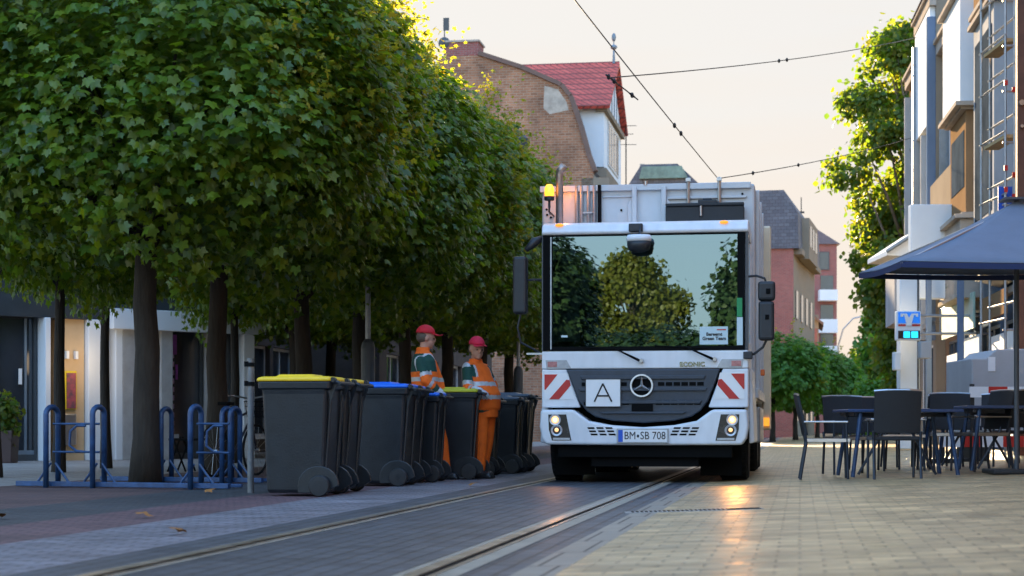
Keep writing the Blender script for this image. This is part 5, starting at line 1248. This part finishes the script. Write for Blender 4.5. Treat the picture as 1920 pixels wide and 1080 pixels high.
def seat(px, Y, rz, lab, first=False):
    o = ch if first else copy_tree(ch); x = (px-HX)/F*Y; o.location = (x,Y,zg(x,Y)); o.rotation_euler = (0,0,R(rz)); o['label'] = lab; o['group'] = CG
# rotation 0: backrest away from the camera (chair faces us); 180: back towards us
seat(1676,19.3,176,'dark woven cafe chair in front, its broad back turned to the camera',True)
seat(1548,20.0,82,'dark woven cafe chair seen from the side at the near end of the first table')
seat(1592,21.6,5,'dark woven cafe chair facing the camera behind the left end of the first table')
seat(1690,22.4,-4,'dark woven cafe chair facing the camera, peeping over the foremost chair back')
seat(1786,22.0,-8,'dark woven cafe chair facing the camera between the two tables')
seat(1838,21.0,-72,'dark woven cafe chair turned sideways, its back leaning towards the right-hand table')
seat(1912,22.2,186,'dark woven cafe chair at the right picture edge, back towards the camera')
seat(1640,23.2,8,'dark woven cafe chair behind the gap left of the foremost chair back')
seat(1756,23.6,-170,'dark woven cafe chair with its back to the street between two facing chairs')
seat(1872,24.0,-20,'dark woven cafe chair before the container, facing the street')
seat(1700,24.2,12,'dark woven cafe chair of the rear table, half hidden behind the others')
def tbl(px, Y, rz, lab, first=False):
    o = tabl if first else copy_tree(tabl); x = (px-HX)/F*Y; o.location = (x,Y,zg(x,Y)); o.rotation_euler = (0,0,R(rz)); o['label'] = lab; o['group'] = 'dark blue cafe tables'
tbl(1682,20.2,2,'dark blue cafe table at the left of the terrace, behind the foremost chair',True)
tbl(1905,21.0,-3,'dark blue cafe table cut by the right picture edge')
tbl(1830,22.9,2,'dark blue cafe table at the back between the sideways chair and the barrier')
# parasol
px_,Yp = 1906,19.6; x = (px_-HX)/F*Yp; t = thing('parasol','large square dark blue parasol over the cafe terrace','parasol',(x,Yp,zg(x,Yp)),R(-3)); zo = zg(x,Yp)
hw = 1.52; z0,z1,za = 2.36-zo,2.5-zo,3.16-zo
co = [(-hw,-hw,z0),(hw,-hw,z0),(hw,hw,z1),(-hw,hw,z1)]
g = MB(); vs_=[]; fs_=[]
nseg=10
for i in range(4):
    a,b = Vector(co[i]),Vector(co[(i+1)%4]); ap = Vector((0,0,za)); o_=len(vs_)
    for k in range(nseg+1):
        f_=k/nseg
        for j in range(nseg+1):
            e = a.lerp(b,j/nseg); p_ = ap.lerp(e,f_); sag = -.05*math.sin(math.pi*f_)*(1)-.03*f_*math.sin(math.pi*j/nseg); vs_.append(p_+Vector((0,0,sag)))
    for k in range(nseg):
        for j in range(nseg): q=o_+k*(nseg+1)+j; fs_.append((q,q+1,q+nseg+2,q+nseg+1))
g.add(vs_,fs_); cn = g.build('canopy', M['parasol'], t, smooth=True)
so = cn.modifiers.new('solid','SOLIDIFY'); so.thickness=.006
g = MB()
for i in range(4):
    a,b = Vector(co[i]),Vector(co[(i+1)%4])
    for j in range(10):
        p_,q_ = a.lerp(b,j/10),a.lerp(b,(j+1)/10); s1=-.03*math.sin(math.pi*j/10)-.004; s2=-.03*math.sin(math.pi*(j+1)/10)-.004
        g.quad(p_+Vector((0,0,s1)),q_+Vector((0,0,s2)),q_+Vector((0,0,s2-.06)),p_+Vector((0,0,s1-.06)))
vl = g.build('valance', M['parasol_in'], t); so = vl.modifiers.new('solid','SOLIDIFY'); so.thickness=.004
g = MB()
for i in range(4): g.cyl((0,0,za-.06),Vector(co[i])+Vector((0,0,-.02)),.014,n=6); g.cyl((0,0,za-.6),Vector(co[i])*.5+Vector((0,0,za*.5-.03)),.01,n=6)
g.build('rib', M['alu'], t)
g = MB(); g.cyl((0,0,0),(0,0,za+.03),.028,n=14); g.bb(-.16,.16,-.16,.16,za+.005,za+.03); g.build('pole', M['lamp_post'], t)
g = MB(); g.bb(-.32,.32,-.32,.32,0,.05); g.build('base', M['chassis'], t, bevel=.015)
# ------------------------------------------------------------------ left side house fronts
PL0, PL1 = gnd(-110,867), gnd(505,858.5)
D_ = (PL0-PL1); Lf = D_.length
# front seen from the street: run from the far end to the near end so the body lies behind
t = thing('shop_building','long low shop building with pale pillars behind the trees','shop',PL1,math.atan2(-D_.x,D_.y))
yf = lambda px: (lambda lo: lo)(0) # placeholder
def yl(px):   # local y on the front that shows at an image column
    lo,hi = 0.0,Lf
    for _ in range(40):
        m_ = (lo+hi)/2; p_ = PL1+D_.normalized()*m_; q = HX+F*p_.x/p_.y
        if q > px: lo = m_
        else: hi = m_
    return lo
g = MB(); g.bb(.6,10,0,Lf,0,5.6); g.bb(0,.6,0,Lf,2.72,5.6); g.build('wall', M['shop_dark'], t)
g = MB(); g.bb(-.18,-.002,yl(490),yl(205),2.55,2.95); g.build('fascia', M['panel_white'], t, bevel=.01)
for pxa,pxb,m_ in ((83,93,'panel_white'),(164,187,'panel_white'),(215,228,'panel_white'),(228,252,'concrete'),(300,322,'concrete'),(455,475,'panel_white'),(395,412,'concrete')):
    g = MB(); g.bb(-.05,.5,yl(pxb),yl(pxa),0,2.72); g.build('pillar', M[m_], t, bevel=.01)
g = MB(); g.bb(.1,.55,yl(162),yl(118),0,2.715); wn = g.build('doorway_wall', M['warm_wall'], t)
g = MB(); g.bb(.05,.09,yl(146),yl(119),.98,1.72); vm = g.build('poster_frame', M['yellow'], t)
g = MB(); g.bb(.03,.048,yl(144),yl(127),1.0,1.68); g.build('poster_print', mat('poster',(.2,.25,.35),.5,var=.8,scale=9,var2=(.5,.08,.1)), vm)
g = MB(); g.bb(.0,.09,yl(144),yl(119),.3,.9); g.build('machine', M['alu'], t, bevel=.02)
g = MB(); g.bb(.0,.09,yl(130),yl(125),1.95,2.1); g.bb(.0,.09,yl(147),yl(142),1.95,2.1); each(g, 'wall_lamp', M['plate'], t)
for pxa,pxb in ((5,80),(254,298),(325,392),(414,453)):
    g = MB(); g.bb(.3,.33,yl(pxb),yl(pxa),.12,2.71); wo = g.build('shop_window', M['glass'], t)
    g = MB(); f=.05; g.bb(.25,.298,yl(pxb),yl(pxb)+f,0,2.71); g.bb(.25,.298,yl(pxa)-f,yl(pxa),0,2.71); g.bb(.25,.298,yl(pxb)+f,yl(pxa)-f,.0,.12); g.build('frame', M['winframe_dark'], wo)
g = MB()
for k in range(11): g.bb(.24,.28,yl(338),yl(328)+.01*(k%3),.5+.17*k,.6+.17*k)
dm = g.build('window_display', mat('pink_print',(.55,.35,.55),.6,var=.3), t)
g = MB(); g.bb(.22,.238,yl(342),yl(326),2.1,2.5); g.bb(.2,.218,yl(343),yl(339),1.6,1.9); g.build('window_print', mat('magenta_print',(.4,.08,.4),.6,var=.3), t)
g = MB(); g.bb(.2,.24,yl(345),yl(326),.42,.5); g.build('window_ledge', M['panel_white'], t)
g = MB(); g.bb(.24,.26,yl(52),yl(46),1.45,1.75); g.build('door_notice', M['plate'], t)
g = MB(); g.bb(.26,.29,yl(78),yl(40),.12,.2); g.bb(.26,.29,yl(62),yl(58),.2,2.7); g.build('door_frame', M['zinc'], t)
g = MB()
for k in range(5): g.bb(-.02,-.0,Lf*(k+.2)/5,Lf*(k+.75)/5,3.6,5.0)
each(g, 'upper_window', M['glass'], t)
# lit lamp in the doorway
sl2 = bpy.data.lights.new('doorway_lamp','POINT'); sl2.energy = 1.6; sl2.color = (1,.72,.42); sl2.shadow_soft_size = .4
so2 = bpy.data.objects.new('doorway_lamp', sl2); COL.objects.link(so2); so2.parent = t; so2.location = (-.7, yl(143), 1.9)
# planter
p = gnd(4,868); t = thing('planter','dark square planter with a green shrub at the left picture edge','planter',p,0); g = MB(); g.loft([[Vector((x_*s,y_*s,z_)) for x_,y_ in ((-1,-1),(1,-1),(1,1),(-1,1))] for s,z_ in ((.22,0),(.25,.58),(.22,.58),(.21,.5))]); g.build('pot', mat('planter_brown',(.05,.025,.025),.5,var=.2), t, bevel=.01)
o = bpy.data.objects.new('foliage', loose_crown('foliage', blobs_in(3,12,lambda rd:(rd.uniform(-.15,.15),rd.uniform(-.15,.15),rd.uniform(.6,1.15)),.1,.2), 900, .08, [M['leaf_plane']], 3)); COL.objects.link(o); o.parent = t
# closed row of houses along the left side behind the maples
def left_house(label, s0, s1, v, Hh, m_, nw, roofm, rh):
    a = S(v,s1); b = S(v,s0)
    L = s1-s0; fl = [(.4,2.7,wl(max(2,nw-1),L,2.0))]+[(3.9+3*k,5.7+3*k,wl(nw,L,1.1)) for k in range(int((Hh-3.5)//3))]
    t,L = house('house',label,'house',a,b,9,Hh,0,fl,m_,'houses behind the maples',cornice=.2)
    q = MB(); q.prism([(-.4,Hh+.1),(4.5,Hh+.1+rh),(9.4,Hh+.1)],0,L); q.build('roof', roofm, t); return t
left_house('tall unseen house behind the front maples, raised to shade the mirrored trees',38.5,46.5,-13.4,12.2,M['house_shade'],4,M['tiles_brown'],1.6)  # hidden house, made tall to shade the trees behind the camera
left_house('low shade-coloured house hidden behind the middle maples',47.1,56,-11.4,5.4,M['house_shade'],4,M['slate'],1.6)
left_house('low shade-coloured house hidden behind the farther maples',56.1,65,-11.4,5.2,M['house_shade'],4,M['tiles_brown'],1.6)
# ------------------------------------------------------------------ brick gable house with the red cross-gable
YG = 75.0
def gxz(px,py,Y=YG): p_ = at(px,py,Y); return (p_.x,p_.z)
base = gxz(1112,800)[0]
t = thing('gable_house','old brown brick gable house with a red-tiled white cross-gable and chimney','house',(base,YG,0),-A)
cs = lambda px,py: (gxz(px,py)[0]-base, gxz(px,py)[1])
prof = [cs(812,110),cs(818,98),cs(828,96),cs(893,96),cs(975,125),cs(1050,160),cs(1066,180),cs(1085,235),cs(1100,290),cs(1112,322)]
xl = cs(560,300)[0]
wall = [(0,0)]+[(0,prof[-1][1])]+prof[::-1][1:]+[(xl,cs(560,210)[1]),(xl,0)]
g = MB(); g.prism(wall,0,.4); g.build('wall', M['gable_brick'], t)
g = MB(); g.prism([(0,0),(0,prof[-1][1]),(xl,prof[-1][1]),(xl,0)],.401,19); g.build('body_wall', M['stone'], t)
g = MB(); rp = [(p_[0]-.05,p_[1]-.12) for p_ in prof]; g.prism([(.1,prof[-1][1]+.02)]+rp[::-1]+[(xl,rp[0][1]-3),(xl,prof[-1][1]+.02)],.42,19); g.build('roof', M['slate'], t)
g = MB()
for (a,b) in zip(prof[3:],prof[4:]):
    dx,dz_ = b[0]-a[0],b[1]-a[1]; l_ = math.hypot(dx,dz_); g.prism([(a[0],a[1]+.002),(b[0],b[1]+.002),(b[0]-dz_/l_*.18,b[1]+dx/l_*.18+.002),(a[0]-dz_/l_*.18,a[1]+dx/l_*.18+.002)],-.1,.5)
g.build('verge', M['tiles_brown'], t)
g = MB(); c0,c1 = cs(829,70),cs(893,110); g.bb(c0[0],c1[0],.002,1.3,c1[1]-1.2,c0[1]); chm = g.build('chimney', M['red_brick'], t)
g = MB(); g.bb(c0[0]-.06,c1[0]+.06,-.06,1.36,c0[1],c0[1]+.08); g.build('coping', M['stone'], chm)
cc = cs(827,66); g = MB(); g.cyl((cc[0],.1,cc[1]-1.2),(cc[0],.1,cc[1]+.9),.025,n=6); g.lathe([(.02,-.08),(.25,0),(.26,.02)],14,(cc[0],.0,cc[1]-.1),0,'y'); g.bb(cc[0]-.05,cc[0]+.2,.08,.12,cc[1]+.45,cc[1]+1.0); g.build('aerial', M['winframe_dark'], t)
# pale patch of mortar on the gable
g = MB(); g.prism([cs(1020,158),cs(1046,166),cs(1062,190),cs(1066,205),cs(1030,212),cs(1018,200)],-.012,-.001); g.build('render_patch', mat('old_render',(.42,.36,.3),.9,var=.3,scale=3), t)
# cross-gable: faces the street (local +x), ridge runs along -x
y0,y1 = 1.6,9.6; ym = (y0+y1)/2; ze = 14.75; zr = 17.25; zf = 12.0
g = MB(); g.bb(-3.2,.25,y0+.3,y1-.3,zf,ze); g.prism([(y0+.3,ze),(ym,zr-.15),(y1-.3,ze)],-.6,.25,0,'x'); cg = g.build('cross_gable', M['panel_white'], t)
g = MB()
for s_,ya in ((-1,y0),(1,y1)):
    g.add([(.55,ya-s_*-.15,ze-.15),(.55,ym,zr),(-7,ym,zr),(-4.4,ya-s_*-.15,ze-.15)],[(0,1,2,3)])
rr = g.build('cross_roof', M['tiles_red'], t); so = rr.modifiers.new('solid','SOLIDIFY'); so.thickness=.14
g = MB(); g.bb(.26,.3,ym-2.2,ym+2.2,zf+.3,ze-.45)
wo = g.build('window', M['winframe'], cg); g = MB()
for k in range(4): g.bb(.301,.315,ym-2.1+k*1.08,ym-2.1+k*1.08+.8,zf+.4,ze-.6)
each(g, 'pane', M['glass'], wo)
g = MB(); g.bb(-.1,.42,y0+.1,y1-.1,ze-.35,ze-.12); g.bb(-.5,.7,.0,19,prof[-1][1]-1.0,prof[-1][1]-.25); g.bb(-.3,.4,y0,y1,zf-.5,zf-.1); g.build('cornice', M['render_white'], t)
g = MB()
for k in range(1,7): 
    yy = y0+.3+(y1-y0-.6)*k/7; hh = min(k,7-k)/3.5*(zr-ze-.4); g.bb(.252,.29,yy-.05,yy+.05,ze,ze+hh)
each(g, 'timber', M['zinc'], cg)
g = MB(); g.cyl((.3,ym,zr),(.3,ym,zr+1.0),.07,.02,n=8); g.ell((.3,ym,zr+.75),(.16,.16,.12),8); g.ell((.3,ym,zr+1.2),(.1,.1,.2),8); g.build('finial', M['zinc'], t)
q = MB()
for k in range(5): q.bb(.0005,.05,1+3.5*k,2.3+3.5*k,8.6,10.6)
each(q, 'front_window', M['glass'], t)
# roof aerial
a = at(1160,275,84); t = thing('roof_aerial','spindly television aerial beside the red cross-gable','aerial',(a.x+.35,84,9.4)); g = MB(); g.cyl((0,0,0),(0,0,a.z-9.4+1.1),.03,n=6)
for z_,l_ in ((1.0,.5),(.6,.35),(.1,.5)): g.cyl((-l_,0,a.z-9.4+z_),(l_,0,a.z-9.4+z_),.015,n=5)
g.build('mast', M['wire'], t); 
# far roofs on the left side
def far_block(name,label,px0,px1,ptop,Y,D,wm,rm=None,rh=0,ang=-A,cat='house'):
    a = at(px0,ptop,Y); b = at(px1,ptop,Y); w_ = b.x-a.x; t = thing(name,label,cat,(b.x,Y,0),ang); Hh = a.z-rh
    g = MB(); g.bb(-w_,0,0,D,0,Hh); g.build('wall', wm, t)
    if rm: g = MB(); g.prism([(-.25,Hh),(-w_+.25 if w_>2 else -w_*.8,Hh+rh),(-.9,Hh+rh),(.25,Hh)] if False else [(-w_-.2,Hh+.01),(-w_+.6,Hh+rh),(-1.0,Hh+rh),(.3,Hh+.01)],-.2,D); g.build('roof', rm, t)
    return t,w_,Hh
f1,_,_ = far_block('house','far house whose dark roof has a green copper side, above the truck body',1185,1300,307,112,10,M['stone'],M['slate'],1.25)
g = MB(); a1=at(1200,309,111.6); b1_=at(1283,309,111.6); wz=at(0,333,111.6).z; bx_=at(1300,0,112).x
g.prism([(a1.x-bx_,wz),(b1_.x-bx_+.3,wz),(b1_.x-bx_-.1,a1.z-.05),(a1.x-bx_+.2,a1.z-.05)],-.5,-.22); g.build('copper_panel', M['copper'], f1)
g = MB(); g.bb(-3.5,-3.2,1,1.3,16,17.6); g.build('chimney', M['stone'], f1)
# slate mansard house with a red brick gable and a white street front
Yb = 105.0; a = at(1487,640,Yb); t = thing('mansard_house','house with red brick gable, slate mansard roof and white street front','house',(a.x,Yb,0),-A-R(5))
q_ = lambda px,py: (at(px,py,Yb).x-a.x, at(px,py,Yb).z)
ev = q_(1487,466)[1]; g = MB(); g.bb(-6,-.002,0,.4,0,ev); g.build('gable_wall', M['red_brick'], t)
g = MB(); g.bb(-6,0,.402,16,0,ev); g.build('street_wall', M['render_white'], t)
g = MB(); g.prism([(-6,ev+.01),(-6,q_(0,356)[1]),q_(1470,356),q_(1496,398),(.35,ev+.01)],-.15,16); g.build('roof', M['slate'], t)
g = MB(); g.bb(.15,.75,2.5,9,ev-.4,ev+2.1); g.bb(.0,.5,.5,15,ev-.3,ev+.05); dmr = g.build('dormer', M['render_white'], t)
g = MB()
for k in range(4):
    for z_ in (1,4,7.2): g.bb(.001,.06,1.5+3.5*k,2.8+3.5*k,z_,z_+1.7)
for k in range(3): g.bb(.751,.77,3+2*k,4.2+2*k,ev+.4,ev+1.7)
each(g, 'window', M['glass'], t)
# lower annex and the red-brick flats with balconies
Yd = 128.0; a = at(1535,640,Yd); t = thing('annex','low pale annex with a brick end wall before the red-brick flats','house',(a.x,Yd,0),-A); 
g = MB(); g.bb(-2.2,0,0,8,0,at(0,590,Yd).z); g.build('wall', M['render_white'], t); g = MB(); z5 = at(0,590,Yd).z; g.prism([(-2.4,z5+1.6),(.35,z5-.6),(.35,z5-.8),(-2.4,z5+1.4)],-.3,8.2); g.build('roof', M['tiles_brown'], t); g = MB(); g.bb(-1.2,-.1,-.05,-.002,0,z5-1); g.build('end_wall', M['red_brick'], t)
Ye = 140.0; a = at(1569,640,Ye); t = thing('apartment_house','red brick apartment house with white balconies and a pointed slate roof','house',(a.x,Ye,0),-R(3))
q_ = lambda px,py: (at(px,py,Ye).x-a.x, at(px,py,Ye).z)
zt_ = q_(0,458)[1]; g = MB(); g.bb(-4.5,0,0,9,0,zt_); g.build('wall', M['red_brick'], t)
ap_ = q_(1508,415); g = MB(); g.prism([(-4.8,zt_+.01),(-4.8,ap_[1]),(ap_[0],ap_[1]),(.25,zt_+.01)],-.2,9); g.build('roof', mat('roof_purple',(.13,.11,.13),.7,var=.2), t)
w0,w1_ = q_(1518,506),q_(1555,472); g = MB(); g.bb(w0[0],w1_[0],-.08,-.002,w0[1],w1_[1]); wo = g.build('window', M['winframe_dark'], t); g = MB(); mid=(w0[0]+w1_[0])/2; g.bb(w0[0]+.08,mid-.05,-.09,-.081,w0[1]+.08,w1_[1]-.08); g.bb(mid+.05,w1_[0]-.08,-.09,-.081,w0[1]+.08,w1_[1]-.08); g.build('pane', M['glass'], wo)
for py0,py1 in ((545,565),(600,625),(650,680)):
    b0,b1_ = q_(1534,py1),q_(1567,py0); g = MB(); g.bb(b0[0],b1_[0],-1.2,-.002,b0[1],b1_[1]); bl_ = g.build('balcony', M['panel_white'], t)
    g = MB(); g.bb(b0[0]+.2,b1_[0]-.2,-.05,-.003,b1_[1]+.02,b1_[1]+1.2); g.build('balcony_door', M['glass'], t)
g = MB(); g.cyl((ap_[0],2,ap_[1]-.2),(ap_[0],2,ap_[1]+2.2),.04,n=6); g.bb(ap_[0]-.25,ap_[0]+.25,1.95,2.05,ap_[1]+.9,ap_[1]+1.05); g.build('weather_vane', M['wire'], t)
# ------------------------------------------------------------------ lamps and wires
def lamp_post(label, px, Y, zb_, h=7.0, r=.11):
    a = at(px,800,Y); t = thing('lamp_post',label,'lamp post',(a.x,Y,0),0,'slim lamp posts under the maples')
    g = MB(); g.lathe([(r,0),(r,zb_-.08),(r*.85,zb_),(r*.45,zb_+.06)],16); g.build('base_section', M['lamp_post'], t, smooth=False)
    g = MB(); g.cyl((0,0,zb_),(0,0,h),r*.38,r*.3,n=12); g.build('pole', M['galv'], t); g = MB(); g.lathe([(.05,h),(.2,h+.05),(.24,h+.35),(.1,h+.5)],14); g.build('lantern', M['lamp_post'], t)
lamp_post('slim grey lamp post with thick base between the blue-lidded bins and the worker',690,27.5,1.96)
lamp_post('slim grey lamp post right of the worker in the pink cap',972,41,2.0)
a = at(1572,800,130); t = thing('street_lamp','curved far street lamp over the street end, with white head','street lamp',(a.x,130,0)); zl_ = at(0,592,130).z
g = MB(); g.tube([(0,0,0),(0,0,zl_-2.2),(.35,0,zl_-1.0),(1.1,0,zl_-.2),(2.0,0,zl_)],.06,8); g.build('mast', M['galv'], t); g = MB(); g.ell((2.4,0,zl_),(.65,.2,.12),10); g.build('head', M['plate'], t)
def wire(label, p0, p1, sag, r=.008, nodes=()):
    t = thing('overhead_wire',label,'overhead wire',p0); d = Vector(p1)-Vector(p0); n=14
    g = MB(); g.tube([d*(k/n)+Vector((0,0,-4*sag*(k/n)*(1-k/n))) for k in range(n+1)],r,5); g.build('cable', M['wire'], t)
    if nodes:
        g = MB()
        for f_ in nodes: p_ = d*f_+Vector((0,0,-4*sag*f_*(1-f_))); g.ell(p_,(.028,.028,.045),8); g.cyl(p_-d.normalized()*.1,p_+d.normalized()*.1,.016,n=6)
        g.build('insulator', M['wire'], t)
q1,q2 = at(1352,342,35), at(1062,-20,20)
wire('long overhead wire crossing the sky diagonally above the truck', q2, q1, .02, .009, (.57,.62))
wire('overhead span wire from the long wire to the right-hand houses', at(1140,146,27.2), at(1720,70,52.6), .12, .01, (.39,.415))
wire('lower span wire running from the wire end to the plane tree', at(1345,335,34.6), at(1720,255,55), .1, .01, (.12,.3))
wire('short stay wire with insulators beside the finial', at(1140,143,26.5), at(1196,187,27.6), 0, .011, (.02,.2,.8))
wire('span wire crossing in front of the sunlit house fronts', at(1795,62,47.5), at(1925,40,36), .05, .012)
# bits on the ground: fallen leaves
for i,(px,py) in enumerate(((378,925),(265,973),(352,1003),(20,973),(880,912))):
    p = gnd(px,py); o = bpy.data.objects.new('fallen_leaf', leaf_mesh('fallen_leaf',[(np.array([[0,0,.02]]),np.array([[.2,.1,1.]]),np.array([[1.,.3,.15]]),np.array([.14]),'maple',0)],[mat('dry_leaf',(.35,.14,.03),.7,var=.2)])); COL.objects.link(o)
    o.location = p+Vector((0,0,.012)); o.rotation_euler = (R(15),0,i*1.3)
    tag(o, ['orange fallen maple leaf lying at the end of the blue rack','small dry leaf on the reddish paving band','dry leaf on the pale paving near the tram track','pale dry leaf at the left edge of the paving','dry leaf before the shoes of the worker in the pink cap'][i], 'leaf', 'dry leaves on the pavement')
for o in bpy.data.objects:
    if o.type == 'MESH' and o.data.materials and o.data.materials[0] in (M['leaf'],): o.visible_shadow = True
